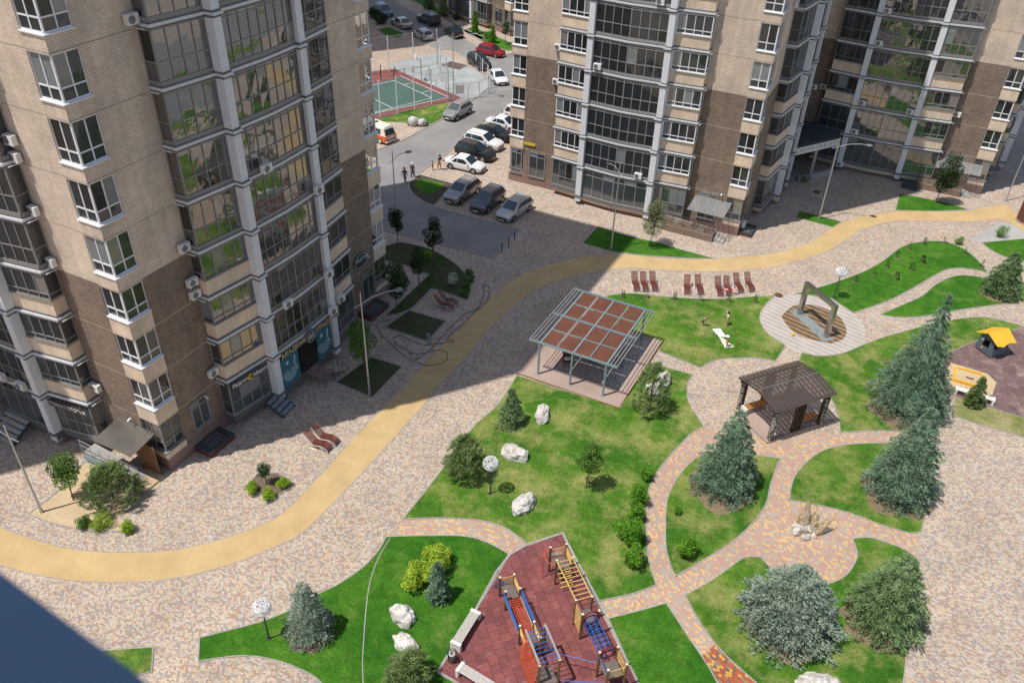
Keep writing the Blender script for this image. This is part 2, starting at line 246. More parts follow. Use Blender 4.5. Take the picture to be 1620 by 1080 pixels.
G={'track_up':[(-38.67,15.15),(-36.66,15.38),(-34.68,15.77),(-32.98,16.33),(-31.13,17.27),(-29.52,18.26),(-28.24,19.41),(-27.3,20.54),(-26.51,21.72),(-25.95,22.8),(-25.77,23.66),(-25.75,24.82),(-25.8,26.45),(-25.81,27.67),(-25.95,29.11),(-26.07,31.87),(-26.07,33.84),(-26.17,37.25),(-26.36,41.01),(-26.4,46.23),(-26.3,48.86),(-26.26,50.85),(-25.95,52.75),(-25.26,54.61),(-24.41,56.27),(-22.7,58.64),(-21.13,59.93),(-19.49,61.07),(-17.02,61.84),(-14.07,63.18),(-9.93,66.19),(-9.99,66.04),(-7.77,68.4),(-6.08,70.93),(-5.31,72.73),(-4.76,74.92),(-3.95,76.84),(-2.9,78.7),(0.48,82.4),(3.4,84.02),(6.55,86.06),(7.99,87.79),(9.95,89.66),(10.74,88.19),(11.49,87.6),(13.93,86.09)],'track_lo':[(-36.33,13.43),(-34.44,13.83),(-32.59,14.39),(-30.51,15.35),(-28.72,16.41),(-27.34,17.54),(-26.12,18.89),(-25.17,20.21),(-24.47,21.49),(-23.97,22.42),(-23.81,23.53),(-23.76,25.12),(-23.72,27.37),(-23.78,30.65),(-23.86,33.89),(-23.91,35.5),(-24.08,37.32),(-24.11,41.19),(-24.34,45.23),(-24.17,49.16),(-23.89,50.89),(-23.26,53.05),(-22.22,54.83),(-20.95,56.6),(-19.67,58.04),(-17.79,59.31),(-14.89,60.54),(-12.07,62.03),(-9.42,63.82),(-7.22,65.98),(-5.53,68.22),(-4.15,70.51),(-3.26,72.79),(-2.52,75.06),(-1.85,76.87),(0.07,79.47),(1.56,80.74),(4.55,82.34),(6.94,83.65),(9.08,85.44),(10.06,85.42),(11.04,84.69),(11.54,83.54),(13.63,80.92)],'lawn1':[(-19.56,26.33),(-19.62,29.35),(-19.74,31.65),(-19.93,35.4),(-19.59,37.69),(-19.93,41.24),(-12.31,41.47),(-12.57,47.08),(-11.3,47.29),(-9.13,47.42),(-9.18,46.53),(-8.8,45.09),(-8.15,43.88),(-7.54,43.26),(-6.85,42.45),(-7.34,41.46),(-7.68,39.9),(-7.97,38.26),(-8.12,36.76),(-8.07,35.46),(-7.88,34.48),(-7.43,33.14),(-6.8,31.52),(-6.16,30.16),(-5.34,28.95),(-6.25,27.8),(-7.6,26.56),(-11.16,29.77),(-12.49,28.02),(-13.33,28.39),(-14.3,28.56),(-15.52,28.41),(-16.7,27.94),(-17.96,27.32)],'lawn2':[(-19.65,24.8),(-18.29,25.63),(-16.22,26.78),(-15.06,27.14),(-13.9,27.12),(-13.06,27.0),(-12.9,22.56),(-12.82,19.14),(-11.74,19.06),(-10.28,18.76),(-12.85,16.34),(-16.34,15.84),(-17.67,16.14),(-18.83,16.12),(-19.81,15.98),(-20.82,15.69),(-21.61,15.32),(-22.39,14.75),(-23.12,14.17),(-23.99,15.14),(-23.38,15.8),(-22.11,17.16),(-21.18,18.46),(-20.56,19.93),(-20.01,20.98),(-19.53,22.49),(-19.47,23.81)],'lawn2b':[(-29.05,11.43),(-25.57,13.71),(-24.63,12.73),(-25.0,12.31),(-26.09,10.73),(-27.6,9.92)],'lawn3':[(-5.04,40.58),(-3.12,41.45),(-1.69,41.89),(-1.74,41.08),(-1.73,39.34),(-1.61,38.18),(-1.62,37.24),(-1.88,35.85),(-2.54,33.87),(-3.57,31.86),(-4.61,30.0),(-5.01,30.47),(-5.67,31.53),(-6.19,32.92),(-6.67,34.45),(-6.87,35.51),(-6.88,36.97),(-6.64,38.48),(-6.15,39.76)],'lawn4':[(-6.79,25.79),(-5.59,26.97),(-4.5,28.11),(-4.1,27.78),(-2.63,26.53),(-1.56,25.65),(-0.86,24.96),(-0.19,24.22),(-3.47,22.45),(-4.2,23.14)],'lawn5':[(-3.79,29.04),(-2.8,30.71),(-1.72,32.98),(-0.92,33.49),(-0.17,33.03),(0.82,32.88),(1.76,32.98),(2.39,33.18),(3.09,33.84),(3.6,34.79),(3.82,35.92),(3.78,36.42),(3.4,37.34),(4.23,37.91),(5.32,37.99),(6.15,37.93),(6.8,37.56),(6.87,35.63),(6.92,33.28),(6.96,31.25),(7.02,29.22),(7.03,28.13),(1.91,25.29),(0.77,25.84),(0.08,26.15),(-1.11,26.7),(-2.43,27.66)],'lawn6':[(-0.44,38.59),(-0.59,39.97),(-0.51,41.24),(-0.04,42.8),(0.65,44.15),(1.89,45.38),(3.71,46.53),(5.37,47.53),(6.84,48.21),(6.86,45.4),(6.89,42.69),(6.78,39.75),(6.14,39.35),(4.61,39.22),(2.88,39.28),(1.15,39.0)],'lawn7':[(-2.89,53.99),(-1.48,54.29),(-0.05,55.6),(0.9,57.17),(2.3,59.25),(3.9,61.25),(6.27,63.97),(7.71,65.3),(8.9,66.11),(10.09,66.29),(11.76,66.23),(11.18,65.41),(8.48,62.11),(7.27,60.21),(6.49,58.98),(6.35,55.35),(6.55,52.52),(6.77,49.0),(4.63,48.29),(3.76,47.94),(1.18,46.29),(0.85,47.7),(0.34,49.03),(-0.23,49.87),(-2.87,52.78)],'lawn8':[(1.56,62.32),(2.9,64.63),(4.26,67.04),(4.89,69.09),(5.88,71.17),(7.13,72.41),(9.09,72.91),(10.7,73.17),(11.66,73.73),(13.34,74.9),(13.33,72.04),(11.7,70.44),(10.01,68.85),(7.76,66.89),(5.57,64.72),(4.14,63.39),(2.67,62.54)],'lawn9':[(-5.11,61.97),(-3.75,63.68),(-2.26,65.88),(-0.63,68.6),(0.56,71.38),(1.44,74.21),(2.33,75.93),(3.81,77.38),(5.19,78.05),(6.46,77.58),(7.74,76.19),(8.86,73.89),(7.86,73.88),(6.72,73.59),(5.61,72.58),(4.73,70.9),(3.35,67.78),(1.75,64.64),(-0.38,61.49),(-1.1,61.94),(-2.23,62.75),(-3.53,62.55)],'lawn10':[(8.1,79.57),(11.55,82.42),(13.92,84.51),(13.85,77.73),(11.61,77.68),(10.09,77.73),(8.86,78.54)],'lawn11':[(-18.32,54.03),(-17.05,55.16),(-15.51,55.78),(-12.86,56.76),(-10.16,58.19),(-8.25,59.62),(-6.41,60.89),(-6.82,59.04),(-6.75,57.02),(-5.97,55.49),(-4.99,54.75),(-4.13,54.3),(-4.33,51.96),(-5.52,51.72),(-6.87,50.95),(-8.22,49.93),(-8.92,48.52),(-12.14,48.91),(-12.58,50.02),(-18.55,50.56)],'lawn12':[(-23.53,61.03),(-23.53,64.6),(-20.73,64.26),(-17.95,64.48),(-15.28,64.29),(-12.43,64.25),(-14.14,63.36),(-17.08,62.02),(-19.55,61.23),(-20.81,60.87)],'lawn13':[(-7.92,75.83),(-7.93,77.43),(-3.95,77.18),(-4.44,75.59)],'lawn14':[(0.28,82.41),(0.16,86.58),(2.23,86.77),(4.95,86.75),(6.54,86.26),(3.76,84.25)],'lawn15':[(7.57,54.03),(11.92,53.91),(13.62,53.82),(13.6,51.71),(11.94,51.77),(9.93,51.7),(7.6,51.76)],'lawn17':[(-56.06,75.19),(-54.12,80.54),(-51.65,85.08),(-50.2,81.51),(-49.59,79.51),(-49.66,78.19),(-49.86,77.29),(-54.31,75.92),(-55.44,74.32)],'bed16':[(-43.17,63.0),(-43.52,64.3),(-43.55,65.64),(-39.52,65.55),(-38.69,60.5),(-40.08,60.71),(-41.79,61.63)],'grass16':[(-42.76,63.25),(-43.16,64.52),(-42.44,64.95),(-40.24,65.12),(-40.13,63.34),(-40.42,62.27),(-41.54,62.5)],'bed1':[(-38.29,51.67),(-37.55,53.01),(-35.18,53.3),(-32.97,52.86),(-30.84,51.91),(-29.21,50.55),(-28.15,49.02),(-27.74,47.86),(-28.97,47.92),(-31.1,47.9),(-30.95,44.46),(-32.08,42.76),(-32.44,49.64),(-34.99,49.86),(-37.02,49.65)],'bed2':[(-31.25,41.55),(-30.96,44.35),(-27.69,44.53),(-27.54,41.59)],'bed3':[(-30.43,34.44),(-30.0,37.97),(-27.44,38.15),(-27.29,34.29)],'bed4':[(-38.13,16.5),(-38.17,18.39),(-38.84,20.93),(-33.66,20.66),(-33.55,18.82),(-32.04,18.44),(-33.52,17.64),(-35.03,17.02),(-36.64,16.66)],'bed5':[(-29.1,25.1),(-28.11,25.78),(-26.69,25.49),(-26.92,23.93),(-29.04,23.92)],'play1':[(-11.16,29.77),(-13.06,27.0),(-12.9,22.56),(-12.81,19.11),(-11.74,19.06),(-10.12,18.78),(-3.42,22.4)],'play2':[(6.49,58.98),(7.27,60.21),(8.48,62.11),(11.18,65.41),(11.76,66.3),(13.77,69.08),(13.62,53.82),(11.92,53.91),(7.57,54.03),(7.23,53.06),(6.6,51.05),(6.35,55.35)],'plaza':[(-3.09,53.87),(-4.13,54.3),(-4.99,54.75),(-5.97,55.49),(-6.75,57.02),(-6.82,59.04),(-6.41,60.89),(-5.39,61.7),(-3.85,62.36),(-2.36,62.46),(-1.1,61.94),(0.02,61.03),(0.66,59.89),(0.9,58.73),(0.77,57.1),(-0.05,55.6),(-1.5,54.36)],'wet':[(-4.74,60.2),(-3.58,61.05),(-2.23,60.94),(-1.13,60.2),(-0.43,58.62),(-0.49,57.31),(-1.23,56.26),(-1.99,56.15),(-3.39,56.13),(-4.52,56.93),(-5.31,58.14),(-5.05,59.33)],'red1':[(-6.85,42.45),(-4.51,42.69),(1.18,46.29),(4.63,48.29),(6.77,49.0),(6.94,44.52),(6.78,39.75),(6.8,37.58),(6.66,35.52),(2.8,31.37),(2.03,25.42),(-0.71,23.94),(-5.42,25.61),(-6.85,25.76),(-7.6,26.57),(-6.38,28.14),(-8.33,34.85),(-8.27,39.9)],'red2':[(-19.56,26.33),(-19.65,24.8),(-16.55,25.69),(-13.06,27.0),(-12.51,28.02),(-14.42,28.79),(-16.83,28.17)],'patch':[(-1.93,26.01),(-1.56,26.95),(-0.24,26.37),(0.99,25.96),(1.48,25.47),(-0.24,24.54),(-0.89,25.09)],'asphalt':[(-29.41,60.49),(-29.17,54.71),(-31.17,54.58),(-34.6,54.37),(-38.34,54.2),(-40.99,53.82),(-44.3,53.57),(-51.68,63.39),(-50.9,68.23),(-50.04,71.78),(-49.85,74.01),(-49.75,77.13),(-49.51,80.08),(-49.66,86.57),(-49.94,89.84),(-50.34,92.62),(-51.06,94.29),(-53.26,97.25),(-57.43,100.32),(-61.75,102.81),(-64.64,102.53),(-69.59,105.6),(-72.94,107.32),(-77.82,110.29),(-84.18,114.05),(-92.33,119.3),(-104.85,130.41),(-97.27,135.69),(-84.4,121.61),(-75.62,115.67),(-70.33,113.53),(-63.66,109.07),(-59.07,105.84),(-54.71,105.42),(-52.11,110.25),(-47.99,112.2),(-41.32,97.43),(-44.58,88.7),(-44.27,85.65),(-44.55,81.46),(-44.57,76.41),(-43.89,70.97),(-43.82,66.49),(-43.58,64.35),(-43.2,63.04),(-41.8,61.62),(-40.06,60.7),(-38.66,60.34),(-35.16,60.26),(-32.19,60.27)],'courtslab':[(-66.12,92.84),(-64.97,96.82),(-63.17,101.37),(-59.77,99.48),(-55.95,97.72),(-52.39,95.68),(-51.01,94.2),(-50.04,91.41),(-49.66,86.57),(-51.27,85.06),(-50.96,86.8),(-62.17,91.01)],'courtbrown':[(-59.99,96.51),(-59.7,98.8),(-56.91,98.47),(-56.85,96.18)],'courtred':[(-66.11,85.27),(-65.71,88.46),(-62.51,90.48),(-62.24,91.11),(-50.7,86.97),(-51.48,84.8),(-56.17,75.35),(-58.13,71.99)],'exred':[(-66.44,89.21),(-64.37,92.06),(-62.24,91.11),(-62.44,90.38),(-63.99,86.03)],'courtgreen':[(-64.33,82.19),(-61.88,89.54),(-52.9,86.25),(-57.09,76.66),(-59.06,73.23)],'l1':[(-64.33,82.19),(-61.75,88.02),(-54.29,85.12),(-56.35,79.89),(-58.73,74.59)],'l2':[(-60.25,81.15),(-56.55,79.78)],'l3':[(-62.16,89.96),(-52.56,86.46)],'l4':[(-52.56,86.46),(-57.32,76.99),(-58.8,74.08)],'l5':[(-59.84,87.43),(-59.19,88.89)],'l6':[(-56.32,86.05),(-55.65,87.73)],'upl1':[(-65.71,112.42),(-65.38,114.9),(-56.01,110.51),(-54.65,107.71),(-55.71,107.03),(-61.03,109.33)],'upl2':[(-84.13,124.19),(-76.38,129.43),(-76.49,126.52),(-77.58,123.04),(-72.9,118.34),(-66.08,113.3),(-60.85,110.86),(-61.14,109.61),(-65.75,112.39),(-70.51,115.83),(-74.73,118.8),(-79.51,121.74)],'upl3':[(-76.86,105.86),(-76.1,107.86),(-72.29,106.27),(-71.69,103.81),(-74.42,104.17)],'wline':[(-19.4,24.82),(-19.17,23.38),(-18.68,21.93),(-17.92,20.51),(-17.17,19.29),(-16.35,18.01),(-15.63,17.04),(-15.01,16.24)],'sill':{'a':(-0.798,0.292),'b':(-0.54,0.272)},'cable':[(-27.06,50.23),(-27.56,50.71),(-27.75,50.45),(-27.17,49.56),(-26.79,48.58),(-26.41,47.07),(-26.93,46.06),(-26.97,44.53),(-26.94,42.96),(-26.87,41.85),(-26.79,40.28),(-27.05,39.29),(-27.89,39.65),(-27.73,39.87),(-28.23,39.95),(-29.25,40.11),(-29.97,40.72),(-29.59,41.32),(-28.49,41.05),(-27.48,41.12),(-26.75,41.66),(-26.2,42.23),(-25.81,42.45),(-26.03,42.7),(-26.37,42.38),(-26.49,43.22),(-26.39,45.13),(-26.41,46.78),(-26.3,48.28),(-26.93,50.0)],'cable2':[(-31.49,42.49),(-31.99,42.06),(-31.87,41.46),(-31.01,40.64),(-29.41,39.9),(-28.1,39.29),(-26.88,39.03),(-25.93,39.14),(-25.26,39.71),(-25.15,40.49),(-25.53,41.12),(-26.16,41.18),(-26.63,40.73),(-27.12,40.09),(-27.78,39.72)],'saps':[(1.55,72.55),(2.32,74.72),(3.46,76.28),(5.04,77.65),(3.63,72.7),(2.94,70.99),(1.94,68.58),(0.98,70.42),(0.17,68.46),(-1.04,66.46),(6.89,76.3),(8.27,74.57),(-17.12,54.31),(-15.48,55.35),(-13.39,56.05),(-11.53,57.05),(-9.51,58.06),(-7.64,59.04)]}
# ---------------------------------------------------------------- ground
def smooth(poly,closed=True,k=3):
    n=len(poly);out=[];P=[Vector(p) for p in poly]
    def tan(i):
        if not closed and (i==0 or i==n-1): return Vector((0,0))
        a,b,c=P[i-1],P[i],P[(i+1)%n]; u=(b-a);v=(c-b)
        if u.length<1e-4 or v.length<1e-4 or u.angle(v)>R(38): return Vector((0,0))
        return (c-a).normalized()*min(u.length,v.length)
    for i in range(n if closed else n-1):
        a,b=P[i],P[(i+1)%n];ta,tb=tan(i),tan((i+1)%n)
        L=(b-a).length
        if ta.length==0: ta=(b-a)*.99
        if tb.length==0: tb=(b-a)*.99
        for j in range(k):
            t=j/k;t2=t*t;t3=t2*t
            q=(2*t3-3*t2+1)*a+(t3-2*t2+t)*ta+(-2*t3+3*t2)*b+(t3-t2)*tb; out.append((q.x,q.y))
    if not closed: out.append(tuple(P[-1]))
    return out
def sheet(name,poly,z,mat,kind='structure',label=None):
    m=MB(); A=sum(poly[i-1][0]*poly[i][1]-poly[i][0]*poly[i-1][1] for i in range(len(poly)))
    if A<0: poly=poly[::-1]
    m.quad([(x,y,z) for x,y in poly]); o=m.build(name,mat)
    return tag(o,label,None,None,kind)
def ribbon(mb,poly,w,z0,z1,closed=True,out=0.):
    n=len(poly);P=[Vector(p) for p in poly]; L=[];Rr=[]
    for i in range(n):
        a=P[i-1] if (closed or i>0) else P[i]; c=P[(i+1)%n] if (closed or i<n-1) else P[i]
        d1=(P[i]-a);d2=(c-P[i]);d1=d1.normalized() if d1.length>1e-5 else d2.normalized();d2=d2.normalized() if d2.length>1e-5 else d1
        t=(d1+d2); t=t.normalized() if t.length>1e-3 else d1; nn=Vector((-t.y,t.x)); k=1/max(.5,abs(nn.dot(Vector((-d1.y,d1.x)))))
        L.append(P[i]+nn*w/2*k); Rr.append(P[i]-nn*w/2*k)
    for i in range(n if closed else n-1):
        j=(i+1)%n
        mb.quad([(*L[i],z1),(*Rr[i],z1),(*Rr[j],z1),(*L[j],z1)][::-1]); mb.quad([(*L[i],z0),(*L[i],z1),(*L[j],z1),(*L[j],z0)]); mb.quad([(*Rr[i],z0),(*Rr[i],z1),(*Rr[j],z1),(*Rr[j],z0)][::-1])
def kerb(poly,w=.065,z=.045,closed=True): m=MB(); ribbon(m,poly,w,-.02,z,closed); return tag(m.build('kerb','kerb_concrete'),kind='structure')
sheet('ground',[(-300,-60),(200,-60),(200,400),(-300,400)],0,'paving')
tr=smooth(G['track_up'],False)+smooth(G['track_lo'],False)[::-1]; sheet('running_track',tr,.006,'track_yellow')
for c in (smooth(G['track_up'],False),smooth(G['track_lo'],False)):
    m=MB(); ribbon(m,c,.05,0,.012,False); tag(m.build('track_edge','kerb_concrete'),kind='structure')
sheet('garden_path',G['red1'],.004,'paving_red'); sheet('garden_path',G['red2'],.004,'paving_red'); sheet('bright_path',smooth(G['patch']),.008,'paving_bright')
sheet('road',smooth(G['asphalt']),.005,'asphalt')
m=MB(); ribbon(m,smooth(G['asphalt']),.14,-.02,.06); tag(m.build('kerb','kerb_concrete'),kind='structure')
for k in G:
    if k.startswith('lawn'):
        p=smooth(G[k]); mt={'lawn15':'grass_dry','lawn9':'grass_lush','lawn8':'grass_lush','lawn12':'grass_lush','lawn14':'grass_lush','lawn4':'grass_lush','lawn2':'grass_lush','lawn13':'grass_lush','lawn10':'grass_lush'}.get(k,'grass')
        sheet('lawn',p,.03,mt); kerb(p)
for k,mt in (('bed1','grass_sparse_shade'),('bed2','grass_sparse_shade'),('bed3','grass_sparse_shade'),('bed4','sand'),('bed5','soil'),('bed16','soil_dark')):
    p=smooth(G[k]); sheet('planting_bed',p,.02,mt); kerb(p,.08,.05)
sheet('lawn',smooth(G['grass16']),.026,'grass_lush')
for k in('upl1','upl2','upl3'): p=smooth(G[k]); sheet('lawn',p,.03,'grass_lush'); kerb(p,.15,.1)
sheet('parking_lot',[(19,15),(44,15),(44,140),(19,140)],.005,'asphalt'); sheet('lawn',[(14.5,20),(18,20),(18,60),(14.5,50)],.03,'grass'); sheet('lawn',[(26,20),(29,20),(29,110),(26,110)],.03,'grass')
p=smooth(G['play1']); sheet('playground',p,.026,'rubber_red'); kerb(p,.14,.06)
sheet('playground',smooth(G['play2']),.016,'rubber_brown')
sheet('sand',smooth([(7.0,58.2),(9.5,58.1),(10.1,57.3),(9.9,55.6),(9.0,54.9),(7.4,55.2),(6.8,56.4)]),.021,'sand')
p=smooth(G['plaza']); sheet('fountain_plaza',p,.012,'plaza_stone'); sheet('fountain_plaza_wet',smooth(G['wet']),.018,'plaza_wet'); 
sheet('court',G['courtslab'],.008,'court_concrete'); sheet('court',G['courtbrown'],.014,'court_brown'); sheet('court',G['courtred'],.02,'court_red'); sheet('court',G['exred'],.022,'court_red'); sheet('court',G['courtgreen'],.026,'court_green')
for k in('l1','l2','l3','l4','l5','l6'):
    m=MB(); ribbon(m,G[k],.09,.02,.034,False); tag(m.build('court_line','white_line'),kind='structure')
m=MB(); ribbon(m,smooth(G['wline'],False),.05,0,.05,False); tag(m.build('kerb','kerb_concrete'),kind='structure')
# fallen leaves of light: nothing painted; manholes
def manhole(x,y,r=.35,z=.012):
    m=MB(); m.lathe([(0,.012),(r*.86,.012),(r*.9,.004),(r,.012),(r,0)],n=20); t=m.build('manhole_cover','brown_red'); t.location=(x,y,z); return t
# ---------------------------------------------------------------- towers
def glaz(path,cols,z0,z1,trans,fw,brail=None,seed=0,mix=(.0,.0,.0),gl='glass_mirror',warm=0):
    """glazed wall along a polyline: returns frame mesh builder and pane mesh builder"""
    rnd=random.Random(seed); F=MB();G_=MB(); brail=brail or fw; mats=[gl,'glass_blind','glass_curtain','glass_open','glass_warm']
    for s in range(len(path)-1):
        a=Vector((*path[s],0));b=Vector((*path[s+1],0));n=cols[s];d=(b-a)
        nr=Vector((d.y,-d.x,0)).normalized()
        ps=[a+d*i/n for i in range(n+1)]
        for i,p in enumerate(ps):
            if i==0 and s>0: continue
            w=fw*(1.5 if (i in(0,n)) else 1); F.bar(p+Vector((0,0,z0+brail)),p+Vector((0,0,z1-fw)),w,.08,nr)
        zs=[z0+brail]+list(trans)+[z1-fw]
        F.bar(a+Vector((0,0,z0+brail/2)),b+Vector((0,0,z0+brail/2)),.1,brail); F.bar(a+Vector((0,0,z1-fw/2)),b+Vector((0,0,z1-fw/2)),.1,fw)
        for zt in trans: F.bar(a+Vector((0,0,zt)),b+Vector((0,0,zt)),.074,fw)
        for i in range(n):
            curt=rnd.random()
            for k in range(len(zs)-1):
                j=lambda:nr*rnd.uniform(-.004,.004)
                r=rnd.random(); G_.cur=0
                if k==len(zs)-2 or len(zs)==2 or curt<mix[0]*.6:
                    if r<mix[0]: G_.cur=1
                    elif r<mix[0]+mix[1]: G_.cur=2
                    elif r<mix[0]+mix[1]+mix[2]: G_.cur=3
                if warm and rnd.random()<warm: G_.cur=4
                p,q=ps[i],ps[i+1]; Zv=lambda z:Vector((0,0,z))
                G_.quad([p+Zv(zs[k])+j(),q+Zv(zs[k])+j(),q+Zv(zs[k+1])+j(),p+Zv(zs[k+1])+j()])
    return F,G_,mats
def tower(name,label,x0,y0,W,D,H,faces,levels,dark_top=12.62,plinth='plinth_pink'):
    """x0,y0 = front-left corner (min x, min y)"""
    root=thing(name,label,'apartment tower',(x0,y0,0)); rel=(x0,y0,0)
    c=1.5; n=1.5
    def outline(e=0):
        return [(n,-e),(W-n,-e),(W-n,n),(W+e,n),(W+e,D-n),(W-n,D-n),(W-n,D+e),(n,D+e),(n,D-n),(-e,D-n),(-e,n),(n,n)]
    m=MB(); m.prism(outline(),.9,dark_top); m.build('lower_wall','brick_brown',root)
    m=MB(); m.prism(outline(),dark_top,H); m.prism([(0,0),(W,0),(W,D),(0,D)],H,H+.9); m.build('upper_wall','brick_light',root)
    m=MB(); m.prism([(-.04,-.04),(W+.04,-.04),(W+.04,D+.04),(-.04,D+.04)],-.1,.9); m.build('plinth',plinth,root)
    corners=[('FL',0,0,1,1),('FR',W,0,-1,1),('BR',W,D,-1,-1),('BL',0,D,1,-1)]
    need=set()
    for f in faces: need|={'front':{'FL','FR'},'right':{'FR','BR'},'left':{'FL','BL'}}[f['side']]
    def wz(k): # window bottom/top of level k
        if k==0: return 1.45,3.56
        return (4.72+3*(k-1) if k<=3 else 4.42+3*(k-1)),3.56+3*k
    for cn,cx,cy,sx,sy in corners:
        e=.02
        def sq(z0,z1,mb,ee=e): mb.box(min(cx-sx*ee,cx+sx*(n)),max(cx-sx*ee,cx+sx*(n)),min(cy-sy*ee,cy+sy*(n)),max(cy-sy*ee,cy+sy*(n)),z0,z1)
        z=.9; cw={}
        if cn in need:
            for k in range(0,levels):
                b,t=wz(k); key=round(b-.04-z,2)
                if key not in cw: m=MB(); sq(0,b-.04-z,m); cw[key]=m.build('corner_wall','brick_tan' if z<12 else 'brick_light',root); cw[key].location=(0,0,z)
                else: o=clone(cw[key],parent=root); o.location=(0,0,z)
                z=t
        m=MB(); sq(z,H,m); m.build('corner_wall','brick_light',root)
        if cn not in need: continue
        i=.1
        pth=[(cx+sx*(n),cy+sy*i),(cx+sx*i,cy+sy*i),(cx+sx*i,cy+sy*n)]
        vs={}
        for k in range(levels):
            b,t=wz(k); key=('g' if k==0 else ('l' if k<=3 else 'u'),k%3)
            h=t-b
            if key not in vs:
                F,P,mt=glaz(pth,[2,2],0,h,[h*.3] ,.07,.08,hash((name,cn,key[0],key[1],5))%9999 if 0 else len(name)*7+ord(cn[0])*3+ord(cn[1])+key[1]*11+ord(key[0]),(.07,.16,.3),'glass_shop' if name.endswith('x') else 'glass_dark',.0 if not(k==0 and root.get('warm')) else .6)
                mm='white_pvc' if k>0 else 'frame_mid'
                # sill
                F.box(min(cx-sx*.09,cx+sx*n),max(cx-sx*.09,cx+sx*n),min(cy-sy*.09,cy+sy*n),max(cy-sy*.09,cy+sy*n),-.06,.0)
                w=F.build('window',mm,root); pp=P.build('pane',mt,w); vs[key]=w; w.location=(0,0,b)
            else:
                w=clone(vs[key],parent=root); w.location=(0,0,b)
    for f in faces:
        side=f['side']; s1,s2=f['s']; L=W if side=='front' else D
        if side=='front': T=lambda u,d:(u,-d)
        elif side=='right': T=lambda u,d:(W+d,u)
        else: T=lambda u,d:(-d,L-u)
        p1=s2+.55
        g0,g1=f.get('gd',(1.5,1.62))
        b0,b1=f.get('bd',(.8,1.2))
        e0,e1=f.get('end',(L-s1,L-s2))   # right-hand bay outer, inner
        pr=e1-.55
        # slabs
        def slabpoly(e):
            return [T(s1-e,0.001),T(s1-e,b0+e),T(s2,b1+e),T(s2,g0+.28+e),T(p1+e,g0+.28+e),T(p1+e,g0+e),T((p1+pr)/2,g1+e),T(pr-e,g0+e),T(pr-e,g0+.28+e),T(e1,g0+.28+e),T(e1,b1+e),T(e0+e,b0+e),T(e0+e,0.001)]
        first=None
        for k in range(1,levels+1):
            if first is None:
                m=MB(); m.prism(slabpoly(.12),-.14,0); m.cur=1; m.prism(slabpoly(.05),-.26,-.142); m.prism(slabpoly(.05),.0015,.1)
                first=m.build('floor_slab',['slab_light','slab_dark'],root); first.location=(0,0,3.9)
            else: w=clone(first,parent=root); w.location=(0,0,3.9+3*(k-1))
        # pilasters: one shaft each, banded by the slabs
        for a in (s2+.02,pr):
            m=MB(); m.prism([T(a,.3),T(a,g0+.3),T(a+.53,g0+.3),T(a+.53,.3)],.35,3.62)
            for k in range(1,levels): m.prism([T(a,.3),T(a,g0+.3),T(a+.53,g0+.3),T(a+.53,.3)],4.002+3*(k-1),3.9+3*k-.262)
            m.build('pilaster','pilaster',root)
        # bays
        for bi,(ua,ub) in enumerate(((s1,s2),(e1,e0))):
            st=f['bays'][bi]; path=[T(ua,b0 if bi==0 else b1),T(ub,b1 if bi==0 else b0)]
            if bi==0: path=[T(ua,.03)]+path; cols=[1,st['n']]
            else: path=path+[T(ub,.03)]; cols=[st['n'],1]
            poly=path+([T(ub,.01)] if bi==0 else [T(ua,.01)])
            vs={}
            for k in range(levels):
                zb=3.9+3*(k-1) if k else .9; top=3.9+3*k-.262
                span=k in st['span'] and k>0
                base=zb+1.15 if span else zb+.1
                key=('s' if span else 'f' if k else 'g',(k*7+bi)%3)
                if key not in vs:
                    h=top-base
                    tr=[h*.22] if span else ([h*.42] if k else [h*.4])
                    gl=st.get('gl','glass_mirror') if k else 'glass_shop'
                    F,P,mt=glaz(path,cols,0,h,tr,st.get('fw',.06),.06 if span else .2,ord(name[0])+ord(name[-1])*5+k*13+bi*7+int(s1*10),st.get('mix',(.06,.08,.06)),gl)
                    if span:   # sill board
                        F.cur=0; F.prism([T(ua-.05 if bi==0 else ua,(b0 if bi==0 else b1)+.1),T(ub if bi==0 else ub+.05,(b1 if bi==0 else b0)+.1),T(ub if bi==0 else ub+.05,.02),T(ua-.05 if bi==0 else ua,.02)],-.07,0.0)
                    w=F.build('window' if span else 'balcony_glazing',st.get('fr','grey_frame') if k else 'frame_mid',root); P.build('pane',mt,w); w.location=(0,0,base); vs[key]=w
                else: w=clone(vs[key],parent=root); w.location=(0,0,base)
            sp=None
            for k in st['span']:
                if 0<k<levels:
                    zb=3.9+3*(k-1)
                    if sp is None: m=MB(); m.prism([T(ua,.01),T(ua,b0 if bi==0 else b1),T(ub,b1 if bi==0 else b0),T(ub,.01)],.102,1.08); sp=m.build('spandrel','brick_tan',root); sp.location=(0,0,zb)
                    else: o=clone(sp,parent=root); o.location=(0,0,zb)
        # centre glazing
        st=f['mid']; path=[T(p1,g0),T((p1+pr)/2,g1),T(pr,g0)]; vs={}
        for k in range(levels):
            base=4.0+3*(k-1) if k else 1.0; top=3.9+3*k-.262; key=(k>0,(k*5)%3)
            if key not in vs:
                h=top-base; F,P,mt=glaz(path,[st['n']//2]*2 if k else [3,3],0,h,[h*.42,h*.93] if k else [h*.8],.055,.2 if k else .1,k*17+int(s1*30)+ord(name[-1]),st.get('mix',(.06,.04,.06)),st.get('gl','glass_mirror') if k else 'glass_shop')
                w=F.build('balcony_glazing',st.get('fr','grey_frame'),root); P.build('pane',mt,w); w.location=(0,0,base); vs[key]=w
            else: w=clone(vs[key],parent=root); w.location=(0,0,base)
